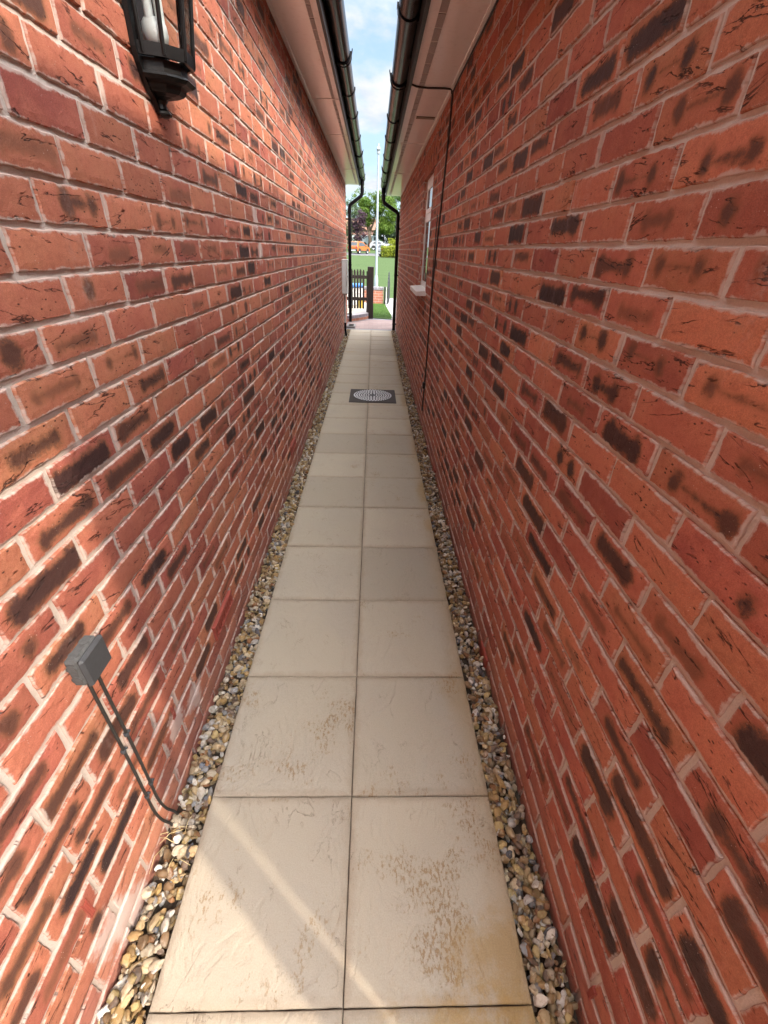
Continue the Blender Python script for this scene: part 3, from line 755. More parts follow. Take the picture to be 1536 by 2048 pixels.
# ------------------------------------------------------------------ path of riven slabs
SX0, SS, SY0, SYS = -.0426, .4438, .2287, .4475
path = tag(MB().box(SX0-SS+.01, SX0+SS-.01, -2.9, 9.97, -.07, -.010).build('path', M_SOIL), kind='structure')
def slab(c, r):
    rg = random.Random(c*100+r)
    xa, xb = SX0+c*SS, SX0+(c+1)*SS; ya, yb = SY0+r*SYS, SY0+(r+1)*SYS
    yb = min(yb, 9.977)
    n = 30 if r < 3 else (16 if r < 8 else 6)
    g = .0013; off = Vector((rg.random()*50, rg.random()*50, 3)); dzs = rg.gauss(0, .0012); tx, ty = rg.gauss(0, .003), rg.gauss(0, .003)
    V = []; UV = []; F = []
    us = np.linspace(0, 1, n+1); b = .006
    us = np.concatenate([[0, b*.35, b], us[1:-1], [1-b, 1-b*.35, 1]]); N = len(us)
    for j in us:
        for i in us:
            u = (xb-xa)*i; v = (yb-ya)*j
            e = min(i, 1-i, j, 1-j)
            q = off + Vector((u*4.2, v*2.2, 0))
            k = noise.noise(q)*.0030 + abs(noise.noise(q*2.3))*-.0024 + noise.noise(q*6)*.0007
            rr = 0 if e >= b else -.0032*(1-e/b)**2
            jx = noise.noise(off+Vector((u*22, v*22, 9)))*.0012*(1 if e < b*.4 else 0)
            V.append((xa+g+(xb-xa-2*g)*i+jx, ya+g+(yb-ya-2*g)*j+jx, k*min(1, e/.05+.25)+rr+dzs+tx*(i-.5)*.4+ty*(j-.5)*.4)); UV.append((u, v))
    for j in range(N-1):
        for i in range(N-1): F.append((j*N+i, j*N+i+1, (j+1)*N+i+1, (j+1)*N+i))
    ring = [i for i in range(N)] + [j*N+N-1 for j in range(1, N)] + [(N-1)*N+i for i in range(N-2, -1, -1)] + [j*N for j in range(N-2, 0, -1)]
    m0 = len(V)
    for q in ring: V.append((V[q][0], V[q][1], -.04)); UV.append(UV[q])
    L = len(ring)
    for k in range(L): F.append((ring[k], m0+k, m0+(k+1) % L, ring[(k+1) % L]))
    at = (rg.random(), rg.random(), rg.random(), {(0, 0): .95, (-1, 0): .75, (0, 1): .6, (-1, 1): .75, (0, 2): .7, (0, 3): .65}.get((c, r), rg.uniform(.35, .75) if c == 0 else rg.uniform(.1, .5)))
    link_mesh('paving_slab', V, F, M_SLAB, path, smooth=True, uv=UV, attrs={'slab': [at]*len(V)})
for r in range(-6, 22):
    for c in (-1, 0): slab(c, r)

# ------------------------------------------------------------------ gravel
def ico(sub):
    t = (1+5**.5)/2
    v = [Vector(p).normalized() for p in [(-1, t, 0), (1, t, 0), (-1, -t, 0), (1, -t, 0), (0, -1, t), (0, 1, t), (0, -1, -t), (0, 1, -t), (t, 0, -1), (t, 0, 1), (-t, 0, -1), (-t, 0, 1)]]
    f = [(0, 11, 5), (0, 5, 1), (0, 1, 7), (0, 7, 10), (0, 10, 11), (1, 5, 9), (5, 11, 4), (11, 10, 2), (10, 7, 6), (7, 1, 8), (3, 9, 4), (3, 4, 2), (3, 2, 6), (3, 6, 8), (3, 8, 9), (4, 9, 5), (2, 4, 11), (6, 2, 10), (8, 6, 7), (9, 8, 1)]
    for _ in range(sub):
        c = {}; nf = []
        def md(a, b):
            k = (min(a, b), max(a, b))
            if k not in c: c[k] = len(v); v.append(((v[a]+v[b])/2).normalized())
            return c[k]
        for a, b, d in f:
            x, y, z = md(a, b), md(b, d), md(d, a); nf += [(a, x, z), (b, y, x), (d, z, y), (x, y, z)]
        f = nf
    return np.array([tuple(p) for p in v]), np.array(f)
def stone_shapes(sub, n):
    out = []
    for k in range(n):
        v, f = ico(sub); rg = np.random.RandomState(100+k+sub*50)
        w_ = v.copy()
        for q in range(6):       # chipped facets
            d = rg.normal(size=3); d /= np.linalg.norm(d); h = rg.uniform(.55, .85)
            s = w_ @ d; ex = np.maximum(s-h, 0); w_ -= ex[:, None]*d*.95
        w_ += np.array([[noise.noise(Vector(p)*1.7+Vector((k*7., 0, a*3.))) for a in range(3)] for p in v])*.22
        w_ *= np.array([rg.uniform(.85, 1.3), rg.uniform(.65, .95), rg.uniform(.38, .7)])
        out.append((w_, f))
    return out
SH_HI = stone_shapes(2, 9); SH_LO = stone_shapes(1, 6)
PAL = np.array([(.56, .47, .34), (.45, .33, .18), (.50, .40, .26), (.33, .21, .09), (.40, .26, .10), (.62, .56, .47), (.24, .15, .08), (.17, .12, .09), (.14, .15, .17), (.28, .28, .28), (.66, .62, .56), (.30, .14, .06), (.48, .36, .16)])
PW = np.array([13, 13, 11, 12, 11, 9, 10, 9, 4, 4, 8, 6, 7.]); PW /= PW.sum()
def gravel(xa, xb, y0, y1, label, seed):
    rg = np.random.RandomState(seed); VV = []; FF = []; CC = []; base = 0
    y = y0
    spec = []
    for (ya, yb, sz, dens, hi) in ((y0, 1.6, .0122, 3.0, True), (1.6, 4.0, .012, 2.8, False), (4.0, y1, .0145, 2.3, False)):
        n = int((xb-xa)*(yb-ya)/(math.pi*sz*sz)*dens)
        spec.append((rg.uniform(ya, yb, n), sz, hi))
    for (Y, sz, hi) in spec:
        for yy in Y:
            sh, f = (SH_HI if hi else SH_LO)[rg.randint(9 if hi else 6)]
            s = min(.0185, sz*math.exp(rg.normal(-.05, .36)))
            q = rg.normal(size=4); q[1] *= .35; q[2] *= .35; q /= np.linalg.norm(q)
            w0, x0, y0_, z0 = q
            Rm = np.array([[1-2*(y0_*y0_+z0*z0), 2*(x0*y0_-z0*w0), 2*(x0*z0+y0_*w0)], [2*(x0*y0_+z0*w0), 1-2*(x0*x0+z0*z0), 2*(y0_*z0-x0*w0)], [2*(x0*z0-y0_*w0), 2*(y0_*z0+x0*w0), 1-2*(x0*x0+y0_*y0_)]])
            xx = rg.uniform(xa+.006, xb-.006)
            zz = rg.uniform(-.040, -.003) + .006*math.sin(yy*9)+.004*math.sin(yy*23+1)
            VV.append(sh @ Rm.T * s + (xx, yy, zz)); FF.append(f+base); base += len(sh)
            c = PAL[rg.choice(len(PAL), p=PW)]*rg.uniform(.45, .95)
            CC.append(np.tile((*c, 1), (len(sh), 1)))
    V = np.concatenate(VV); F = np.concatenate(FF); C = np.concatenate(CC)
    me = bpy.data.meshes.new('gravel'); me.vertices.add(len(V)); me.vertices.foreach_set('co', V.ravel())
    me.loops.add(F.size); me.loops.foreach_set('vertex_index', F.ravel().astype(np.int32))
    me.polygons.add(len(F)); me.polygons.foreach_set('loop_start', np.arange(0, F.size, 3, dtype=np.int32))
    me.update(calc_edges=True)
    at = me.attributes.new('stone', 'FLOAT_COLOR', 'POINT'); at.data.foreach_set('color', C.astype(np.float32).ravel())
    me.materials.append(M_STONE)
    me.polygons.foreach_set('use_smooth', np.ones(len(F), dtype=bool))
    if hasattr(me, 'set_sharp_from_angle'): me.set_sharp_from_angle(angle=rad(48))
    o = bpy.data.objects.new('gravel', me); COL.objects.link(o); tag(o, label, 'gravel', kind='stuff')
gravel(XL+.004, SX0-SS, -.1, 10.0, 'strip of cream and ochre flint gravel along the foot of the left wall', 1)
gravel(SX0+SS, XR-.004, -.1, 9.95, 'strip of cream and brown flint gravel along the foot of the right wall', 2)
tag(MB().box(XL-.02, XR+.02, -3, 10.0, -.085, -.045).build('gravel_bed', M_SOIL), kind='structure')
tag(MB().box(-14, 14, -14, -2.92, -.08, -.01).build('rear_paving', M_STEPTOP), kind='structure')

# grass wisp and dry stalks beside the cables
mb = MB(); rg = random.Random(5)
for k in range(8):
    a = rg.uniform(0, 6.3); L = rg.uniform(.03, .075); x, y = -.565+rg.uniform(-.02, .03), .555+rg.uniform(-.05, .04)
    p0 = Vector((x, y, -.005)); p1 = p0+Vector((math.cos(a)*L*.5, math.sin(a)*L*.5, L*.5)); p2 = p0+Vector((math.cos(a)*L, math.sin(a)*L, L*.35))
    mb.tube([p0, p1, p2], [.0012, .001, .0005], 4)
tag(mb.build('dry_grass', simple('straw', (.50, .40, .20), .8)), 'wisp of dry straw grass where the grey cables enter the gravel', 'dry grass')

# ------------------------------------------------------------------ lantern on the left wall
LX, LY = XL, 1.570
lan = thing('wall_lantern', 'black wall lantern with glass panes on the left brick wall', 'lantern', (LX, LY, 1.90))
# back plate outline (y,z), extruded in x
half = [(.0, 1.787), (.014, 1.790), (.020, 1.800), (.030, 1.812), (.052, 1.823), (.076, 1.848), (.088, 1.868), (.097, 1.893), (.097, 2.18), (.070, 2.235), (.025, 2.262), (0, 2.266)]
out = [(LY-a, z) for a, z in half] + [(LY+a, z) for a, z in half[::-1]][1:-1]
pl = MB(); n = len(out)
pl.add([(LX+.001, y, z) for y, z in out] + [(LX+.013, y, z) for y, z in out], [tuple(range(n)), tuple(range(2*n-1, n-1, -1))] + [(k, n+k, n+(k+1) % n, (k+1) % n) for k in range(n)])
pl.build('back_plate', M_CAST, lan)
def hexring(r, d):   # half-octagon plan, r half width, d depth
    return [(0.0, -r), (d*.10, -r*.98), (d*.58, -r*.80), (d, -r*.36), (d, r*.36), (d*.58, r*.80), (d*.10, r*.98), (0.0, r)]
def stack(mbx, rings):
    b = len(mbx.v); m = 8
    for (r, d, z) in rings: mbx.v += [(LX+.013+px, LY+py, z) for px, py in hexring(r, d)]
    for i in range(len(rings)-1):
        for k in range(m-1): mbx.f.append((b+i*m+k, b+i*m+k+1, b+(i+1)*m+k+1, b+(i+1)*m+k))
    mbx.f.append(tuple(b+k for k in range(m))[::-1]); mbx.f.append(tuple(b+(len(rings)-1)*m+k for k in range(m)))
low = MB()
stack(low, [(.068, .075, 1.856), (.068, .076, 1.884)])                       # recessed neck under the cage
stack(low, [(.030, .040, 1.822), (.046, .058, 1.826), (.054, .066, 1.833), (.056, .068, 1.840), (.060, .071, 1.842), (.072, .084, 1.845), (.081, .093, 1.852), (.078, .088, 1.857), (.066, .074, 1.8605)])
stack(low, [(.010, .013, 1.781), (.017, .021, 1.784), (.019, .023, 1.789), (.017, .020, 1.794), (.011, .014, 1.799), (.010, .013, 1.808), (.013, .017, 1.816), (.030, .040, 1.8235)])
low.build('base_moulding', M_CAST, lan)
cage = MB(); R0, D0, R1, D1, Z0, Z1 = .084, .096, .100, .128, 1.884, 2.135
def ringband(z0, z1, r0, d0, r1, d1, t=.009):
    a = hexring(r0, d0); b_ = hexring(r1, d1); ai = hexring(r0-t, d0-t); bi = hexring(r1-t, d1-t); b = len(cage.v)
    for L_, z in ((a, z0), (b_, z1), (bi, z1), (ai, z0)): cage.v.extend((LX+.013+px, LY+py, z) for px, py in L_)
    for i in range(4):
        j = (i+1) % 4
        for k in range(7): cage.f.append((b+i*8+k, b+i*8+k+1, b+j*8+k+1, b+j*8+k))
def lerp(a, b, t): return a+(b-a)*t
ringband(Z0, Z0+.024, R0, D0, lerp(R0, R1, .1), lerp(D0, D1, .1)); ringband(Z1-.022, Z1, lerp(R0, R1, .92), lerp(D0, D1, .92), R1, D1)
for k in range(1, 7):
    a = hexring(R0-.003, D0-.003)[k]; b_ = hexring(R1-.003, D1-.003)[k]
    cage.tube([(LX+.013+a[0], LY+a[1], Z0+.004), (LX+.013+b_[0], LY+b_[1], Z1-.004)], .0058, 6)
for (k, s) in ((2, .0), (3, .0), (4, .0)):    # scalloped corners at the foot of each pane
    pass
cage.build('cage', M_CAST, lan)
for k in range(1, 6):
    g0, g1 = hexring(R0-.005, D0-.005), hexring(R1-.005, D1-.005)
    q = [g0[k], g0[k+1]]; q1 = [g1[k+1], g1[k]]
    pts = [(LX+.013+a[0], LY+a[1], Z0+.01) for a in q] + [(LX+.013+a[0], LY+a[1], Z1-.01) for a in q1]
    nrm = (Vector(pts[1])-Vector(pts[0])).cross(Vector(pts[3])-Vector(pts[0])).normalized()*.0015
    MB().add(pts + [tuple(Vector(p)-nrm) for p in pts], [(0, 1, 2, 3), (7, 6, 5, 4), (0, 4, 5, 1), (1, 5, 6, 2), (2, 6, 7, 3), (3, 7, 4, 0)]).build('pane', M_GLASS, lan)
rf = MB(); stack(rf, [(R1+.004, D1+.004, 2.132), (R1+.014, D1+.014, 2.140), (R1+.012, D1+.012, 2.150), (.075, .095, 2.185), (.045, .055, 2.21), (.030, .036, 2.222), (.012, .014, 2.25)])
rf.build('lantern_roof', M_CAST, lan)
bl = MB(); bx, by = LX+.046, LY-.040
bl.lathe([(.012, 1.885), (.016, 1.895), (.016, 1.912)], (bx, by, 0), 14)
bl.build('lamp_holder', M_CAST, lan)
bl = MB()
bl.lathe([(.016, 1.906), (.026, 1.914), (.030, 1.930), (.028, 1.948), (.022, 1.956)], (bx, by, 0), 16)
for a in range(3):
    ca, sa_ = math.cos(a*2.094+.4)*.016, math.sin(a*2.094+.4)*.016
    bl.tube([(bx+ca, by+sa_, 1.95), (bx+ca, by+sa_, 2.06), (bx+ca*.4, by+sa_*.4, 2.075), (bx-ca*.3, by-sa_*.3, 2.06)], .0105, 10)
smooth_by_angle(bl.build('bulb', M_BULB, lan), 50)

# ------------------------------------------------------------------ junction box and cables
jy0, jy1, jz0, jz1 = .557, .635, .712, .790; jx = XL+.0005
jb = thing('junction_box', 'weathered grey junction box on the left wall above two grey cables', 'junction box', (XL, .596, .712))
MB().box(jx, jx+.026, jy0+.002, jy1-.002, jz0+.002, jz1-.002, .005).build('box_body', M_GREYDUST, jb)
MB().box(jx+.0262, jx+.040, jy0, jy1, jz0, jz1, .006).build('lid', M_GREYBOX, jb)
kn = MB()
for yy in (.578, .613):
    for (z, dz_) in ((jz1-.002, .0018), (jz0+.002, -.0018)):
        for r0 in (.0105, .0065):
            kn.tube([(jx+.0135, yy, z-.001), (jx+.0135, yy, z+dz_*(1.5-r0*80))], r0, 14)
for zz in (.735, .767):
    for r0 in (.0105, .0065): kn.tube([(jx+.0135, jy0+.003, zz), (jx+.0135, jy0+.0005-(.012-r0)*.15, zz)], r0, 14)
kn.build('knockout', M_GREYDUST, jb)
def cable(label, y, ye, clips):
    c = thing('electric_cable', label, 'cable', (XL, y, 0), group='cables under the junction box')
    r = .0037; x = XL+.005
    pts = [(x+.004, y, .714), (x+.001, y+.001, .64), (x, y+.002, .5), (x+.0005, y+.001, .36), (x, y-.001, .22), (x, y-.002, .13), (x+.003, y*.7+ye*.3, .06), (x+.011, ye, .008), (x+.018, ye, -.035)]
    # resample smoothly
    P = [Vector(p) for p in pts]; out = []
    for i in range(len(P)-1):
        p0, p1, p2, p3 = P[max(i-1, 0)], P[i], P[i+1], P[min(i+2, len(P)-1)]
        for k in range(6):
            t = k/6; out.append(.5*((2*p1)+(-p0+p2)*t+(2*p0-5*p1+4*p2-p3)*t*t+(-p0+3*p1-3*p2+p3)*t**3))
    out.append(P[-1])
    smooth_by_angle(MB().tube(out, r, 10).build('sheath', M_CABLE, c), 50)
    for z in clips:
        b = MB().tube([(x, y, z-.004), (x, y, z+.004)], .0062, 10); b.tube([(XL-.002, y+.0085, z), (XL+.010, y+.0085, z)], .0032, 8)
        b.build('cable_clip', M_GREYBOX, c)
    MB().tube([(x+.004, y, .700), (x+.004, y, .714)], .0075, 12).build('cable_gland', M_GREYDUST, c)
cable('nearer of the two grey cables running down from the junction box', .584, .600, (.43, .21))
cable('farther of the two grey cables running down from the junction box', .613, .632, (.455, .22))

# ------------------------------------------------------------------ black cables on the right wall
bc = thing('black_cable', 'long black cable running down the right wall from the soffit beside the window', 'cable', (XR, 4.0, 0))
xx = XR-.006
smooth_by_angle(MB().tube([(xx, 3.87, SR-.01), (xx, 3.875, 2.2), (xx, 3.96, 1.85), (xx, 4.06, 1.5), (xx, 4.11, 1.2), (xx, 4.115, .9), (xx, 4.09, .6), (xx, 4.10, .42), (xx, 4.115, .3), (xx, 4.13, .14)], .0065, 8).build('sheath', M_CABLE, bc), 50)
MB().box(xx-.02, XR, 4.075, 4.125, .37, .43, .006).build('cable_joint', M_BLACKM, bc)
smooth_by_angle(MB().tube([(xx, 4.16, 1.75), (xx, 4.18, 1.5), (xx, 4.165, 1.3), (xx, 4.135, 1.1), (xx, 4.12, .95)], .004, 6).build('thin_wire', M_CABLE, bc), 50)
gz = SR-.006
smooth_by_angle(MB().tube([(xx-.004, 3.87, gz-.02), (xx-.012, 3.86, gz), (.45, 3.85, gz), (.34, 3.86, gz), (.26, 3.84, gz), (.222, 3.80, gz), (.212, 3.74, gz+.02), (.205, 3.68, gz+.09), (.20, 3.64, gz+.12)], .0055, 8).build('soffit_run', M_CABLE, bc), 50)
smooth_by_angle(MB().tube([(xx, 3.88, gz-.015), (xx, 3.6, gz-.006), (xx, 3.0, gz-.008), (xx, 2.4, gz-.005), (xx, 1.5, gz-.008), (xx, .4, gz-.006)], .0045, 6).build('wall_run', M_CABLE, bc), 50)

# ------------------------------------------------------------------ manhole cover
mh = thing('manhole_cover', 'round patterned steel manhole cover in dark square frame set in the path', 'manhole cover', (.011, 5.05, 0))
MB().box(-.262, .284, 4.79, 5.313, -.01, .0075, .003).build('frame', M_MAN, mh)
cx, cy = .011, 5.055
MB().lathe([(.232, .0078), (.232, .0095), (.228, .0105)], (cx, cy, 0), 48).build('lid', M_GALVD, mh)
tr = MB()
def tread(x, y, a, L, wd):
    c, s_ = math.cos(a), math.sin(a); v = []
    for z in (.0106, .0142):
        k = 1 if z < .012 else .8
        for (p, q) in ((-L, -wd), (L, -wd), (L, wd), (-L, wd)): v.append((x+(p*c-q*s_)*k, y+(p*s_+q*c)*k, z))
    tr.add(v, [(4, 5, 6, 7), (0, 1, 5, 4), (1, 2, 6, 5), (2, 3, 7, 6), (3, 0, 4, 7)])
for q in range(4):      # four quadrants of ring arcs, split by a cross of treads
    a0 = q*math.pi/2
    for ring, r in enumerate((.05, .078, .106, .134, .162, .190)):
        n = max(2, int((math.pi/2*r-.02)/.028))
        for k in range(n):
            a = a0+math.pi/4-math.pi/4+ (k+.5)*(math.pi/2)/n
            tread(cx+r*math.cos(a), cy+r*math.sin(a), a+math.pi/2+(.35 if ring % 2 else -.35), .0112, .0064)
for k in range(40):
    a = 2*math.pi*k/40; tread(cx+.217*math.cos(a), cy+.217*math.sin(a), a+math.pi/2+.5, .0115, .0068)
tr.build('tread_pattern', M_GALV, mh)

# ------------------------------------------------------------------ meter box and pipe on the left wall
mt = thing('meter_box', 'white utility meter box near the far end of the left wall', 'meter box', (XL, 9.25, .76))
MB().box(XL+.001, XL+.085, 9.06, 9.46, .765, 1.325, .006).build('cabinet', M_METER, mt)
d_ = MB().box(XL+.0855, XL+.102, 9.055, 9.465, .76, 1.33, .006).build('door', M_METER, mt)
MB().tube([(XL+.102, 9.14, 1.05), (XL+.109, 9.14, 1.05)], .014, 12).build('lock', M_BLACKM, d_)
smooth_by_angle(MB().tube([(XL+.04, 9.27, .766), (XL+.04, 9.27, .22)], .019, 12).build('conduit', M_GREYP, mt), 40)
smooth_by_angle(MB().tube([(XL+.04, 9.27, .23), (XL+.04, 9.26, .1), (XL+.06, 9.2, .0), (XL+.08, 9.15, -.06)], .024, 12).build('hockey_stick_pipe', M_BLACK, mt), 40)

# post behind the viewpoint at the corner of the right house (its shadow falls on the first slab)
gp = thing('gate_post', 'timber gate post standing at the near corner of the right house', 'post', (.55, -.33, 0))
MB().box(.513, .587, -.299, -.225, -.09, 1.60, .004).build('shaft', M_WOOD, gp)
MB().box(.507, .593, -.304, -.220, 1.602, 1.63, .006).build('post_cap', M_WOOD, gp)

# unseen garage shape added behind the viewpoint to hold back the southern sky
gg = thing('sky_blocker', 'unseen garage-shaped block added behind the path to cut sky light', 'light blocker', (-1.2, -4.5, 0))
MB().box(-5.0, 2.55, -7.5, -2.95, -.1, 2.9).build('wall', M_FBRICK, gg)
MB().add([(-5.2, -2.75, 2.88), (2.75, -2.75, 2.88), (2.75, -5.2, 4.1), (-5.2, -5.2, 4.1), (2.75, -7.7, 2.88), (-5.2, -7.7, 2.88)], [(0, 1, 2, 3), (3, 2, 4, 5), (1, 4, 2), (0, 3, 5)]).build('roof', M_TILE, gg)

# ------------------------------------------------------------------ far end of the path
PZ = -.012
def poly(name, pts, z, m, th=.05, kind='structure'):
    n = len(pts); v = [(x, y, z) for x, y in pts] + [(x, y, z-th) for x, y in pts]
    return tag(link_mesh(name, v, [tuple(range(n)), tuple(range(2*n-1, n-1, -1))] + [(k, n+k, n+(k+1) % n, (k+1) % n)[::-1] for k in range(n)], m), kind=kind)
poly('block_paving', [(-4, 10.03), (4, 10.03), (4, 11.80), (.47, 11.76), (.01, 11.88), (-.08, 11.80), (-4, 8.9+1.7)], PZ, M_BLOCK)
poly('paving_edge', [(-.60, 9.985), (.58, 9.985), (.58, 10.16), (-.60, 10.16)], PZ+.004, M_GREYBLOCK)
poly('paving_edge', [(-.60, 11.02), (-.09, 11.66), (-.02, 11.72), (.47, 11.66), (.47, 11.76), (.01, 11.88), (-.10, 11.82), (-.60, 11.16)], PZ+.005, M_GREYBLOCK)
poly('front_lawn', [(-3, 12.2), (-.02, 11.88), (.47, 11.77), (.495, 12.4), (.36, 15.4), (-3, 15.4)], .008, M_GRASS, .06)
poly('drive', [(.475, 11.8), (12, 11.8), (12, 40), (2.0, 40), (.42, 16.4), (.365, 15.4), (.498, 12.4)], .004, M_CONC)
mb = MB(); rg = random.Random(3)       # blades of the near lawn
for k in range(9000):
    y = rg.uniform(11.9, 15.2); x = rg.uniform(-.25, lerp(.49, .365, max(0, (y-12.4)/3)))
    h = rg.uniform(.02, .045); a = rg.uniform(0, 6.3); c, s_ = math.cos(a)*.004, math.sin(a)*.004; lx, ly = rg.gauss(0, .012), rg.gauss(0, .012)
    mb.add([(x-c, y-s_, .006), (x+c, y+s_, .006), (x+lx, y+ly, h)], [(0, 1, 2)])
tag(mb.build('grass_blades', M_BLADE), 'short bright grass blades on the small front lawn past the post', 'grass', kind='stuff')
gu = thing('drain_gully', 'grey concrete gully surround under the left downpipe', 'drain', (-.49, 10.4, 0))
g = MB(); g.box(-.59, -.40, 10.2, 10.24, -.05, .03, .006); g.box(-.59, -.40, 10.58, 10.62, -.05, .03, .006); g.box(-.59, -.55, 10.24, 10.58, -.05, .03, .006); g.box(-.44, -.40, 10.24, 10.58, -.05, .03, .006)
g.build('surround', M_CONC, gu); 
g = MB()
for k in range(9): g.box(-.55, -.44, 10.25+k*.037, 10.265+k*.037, -.02, -.004)
g.build('grate', M_BLACKM, gu)
# raised patio with brick-on-edge rim
st = thing('raised_patio', 'low raised patio with blue brick rim left of the timber post', 'patio', (-.8, 12, 0))
edge = [(-4.0, 10.72), (-.80, 10.98), (-.56, 11.14), (-.36, 11.36), (-.20, 11.60), (-.12, 11.78), (-.12, 14.2), (-4, 14.2)]
def pr(name, pts, z0, z1, m):
    n = len(pts); v = [(x, y, z1) for x, y in pts] + [(x, y, z0) for x, y in pts]
    return link_mesh(name, v, [tuple(range(n)), tuple(range(2*n-1, n-1, -1))] + [(k, n+k, n+(k+1) % n, (k+1) % n)[::-1] for k in range(n)], m, st)
pr('riser', edge, -.05, .062, M_WALLB)
pr('rim', [(x-.0, y-.012) for x, y in edge], .0625, .135, M_ENG)
pr('patio_top', [(-3.9, 11.0), (-.86, 11.22), (-.66, 11.36), (-.48, 11.55), (-.34, 11.76), (-.26, 11.95), (-.22, 14.1), (-3.9, 14.1)], .10, .142, M_STEPTOP)
# picket fence and its post
pf = thing('picket_fence', 'dark brown picket fence with pointed pales on the raised patio', 'fence', (-.6, 12.3, .14))
k = 0
for px in np.arange(-1.75, -.2, .0745):
    mbp = MB(); w2 = .0265; y = 12.28; zt = 1.07+.006*math.sin(k*2.1)
    mbp.extr([(px-w2, .17), (px+w2, .17), (px+w2, zt-.05), (px+w2*.5, zt-.012), (px, zt), (px-w2*.5, zt-.012), (px-w2, zt-.05)], y, y+.02); mbp.build('picket', M_WOOD, pf); k += 1
for z in (.36, .86): MB().box(-1.8, -.17, 12.302, 12.34, z, z+.075, .004).build('rail', M_WOOD, pf)
tp = thing('timber_post', 'tall dark brown timber post at the end of the picket fence', 'post', (-.085, 11.85, 0))
MB().box(-.150, .000, 11.80, 11.95, -.05, 1.145, .006).build('shaft', M_WOOD, tp)
MB().box(-.176, -.152, 11.86, 11.93, .10, 1.05, .004).build('gate_stop', M_WOOD, tp)
# things on the patio, seen between the pales
tb = thing('storage_box', 'white garden storage box with blue lid behind the picket fence', 'storage box', (-.55, 13.3, .14))
MB().box(-.95, -.30, 13.1, 13.6, .143, .60, .02).build('box_body', M_METER, tb); MB().box(-.97, -.28, 13.08, 13.62, .602, .68, .02).build('lid', M_BLUE, tb)
bk = thing('bucket', 'small yellow bucket on the patio behind the picket fence', 'bucket', (-.33, 12.75, .142))
smooth_by_angle(MB().lathe([(.06, 0), (.085, .18), (.09, .18), (.09, .195), (.08, .195)], (-.33, 12.75, .143), 18).build('pail', M_YEL, bk), 40)
smooth_by_angle(MB().tube([(-.41, 12.75, .33), (-.39, 12.75, .40), (-.33, 12.75, .43), (-.27, 12.75, .40), (-.25, 12.75, .33)], .004, 6).build('handle', M_SILVER, bk), 40)
# low garden wall
gw = thing('garden_wall', 'low red brick garden wall with blue brick coping beyond the front lawn', 'wall', (-1, 15.3, 0))
MB().box(-4, .318, 15.25, 15.465, -.05, .40).build('brickwork', M_WALLB, gw)
c = MB(); x = -4.0
while x < .31:
    c.box(x+.004, min(x+.068, .322), 15.235, 15.48, .402, .49, .006); x += .075
c.build('coping', M_ENG, gw)
# metal gate, open
gt = thing('metal_gate', 'open grey metal garden gate with curved top beside the low brick wall', 'gate', (.40, 15.4, 0))
MB().box(.345, .395, 15.33, 15.38, -.05, .50, .004).build('hinge_post', M_BLACKM, gt)
lf = MB(); N = 10; A0 = Vector((.455, 15.1, 0)); A1 = Vector((.535, 16.1, 0))
for k in range(N+1):
    t = k/N; p = A0.lerp(A1, t); zt = .52+.36*math.sin(math.pi*min(1, t*1.05))
    lf.tube([(p.x, p.y, .03), (p.x, p.y, zt), (p.x, p.y, zt+.05)], [.018, .018, .001], 6)
for z in (.08, .46): lf.tube([(A0.x, A0.y, z), (A1.x, A1.y, z)], .018, 6)
lf.tube([(A0.lerp(A1, k/N).x, A0.lerp(A1, k/N).y, .50+.36*math.sin(math.pi*min(1, k/N*1.05))) for k in range(N+1)], .013, 6)
lf.build('gate_leaf', simple('grey_metal', (.010, .012, .015), .5), gt)
MB().box(.402, .424, 15.2, 15.23, -.05, .50, .003).build('latch_post', M_METER, gt)
# street lamp
lp = thing('street_lamp', 'tall pale grey street lamp standing behind the low garden wall', 'street lamp', (.082, 16.4, 0))
smooth_by_angle(MB().lathe([(.072, -.05), (.072, .62), (.062, .70), (.042, .78)], (.082, 16.4, 0), 16).build('base_section', M_LAMPW, lp), 40)
smooth_by_angle(MB().lathe([(.042, .78), (.036, 2.4), (.026, 3.95)], (.082, 16.4, 0), 16).build('column', M_LAMPW, lp), 40)
hd = MB().box(.027, .137, 16.32, 16.48, 4.02, 4.09, .015); hd.tube([(.082, 16.4, 3.94), (.082, 16.4, 4.03)], .05, 12); hd.tube([(.082, 16.4, 4.09), (.082, 16.4, 4.18)], [.03, .02], 10)
hd.build('lamp_head', M_LAMPW, lp)

# ------------------------------------------------------------------ plants
def leaves(mb, centres, n, size, rg, flat=.6):
    for (c, r) in centres:
        k = int(n*r[0]*r[1]*r[2])
        for _ in range(max(8, k)):
            d = Vector((rg.gauss(0, 1), rg.gauss(0, 1), rg.gauss(0, 1))).normalized(); q = rg.uniform(.45, 1.08)**.6
            p = Vector((c[0]+d.x*r[0]*q, c[1]+d.y*r[1]*q, c[2]+d.z*r[2]*q))
            s = size*rg.uniform(.6, 1.35); nrm = (d + Vector((rg.gauss(0, .6), rg.gauss(0, .6), rg.gauss(.25, .6)))).normalized()
            a = nrm.orthogonal().normalized(); a = (a*math.cos(t_) + nrm.cross(a)*math.sin(t_)) if (t_ := rg.uniform(0, 6.3)) else a
            b = nrm.cross(a)
            mb.add([p-a*s, p-b*s*.55, p+a*s, p+b*s*.55], [(0, 1, 2, 3)])
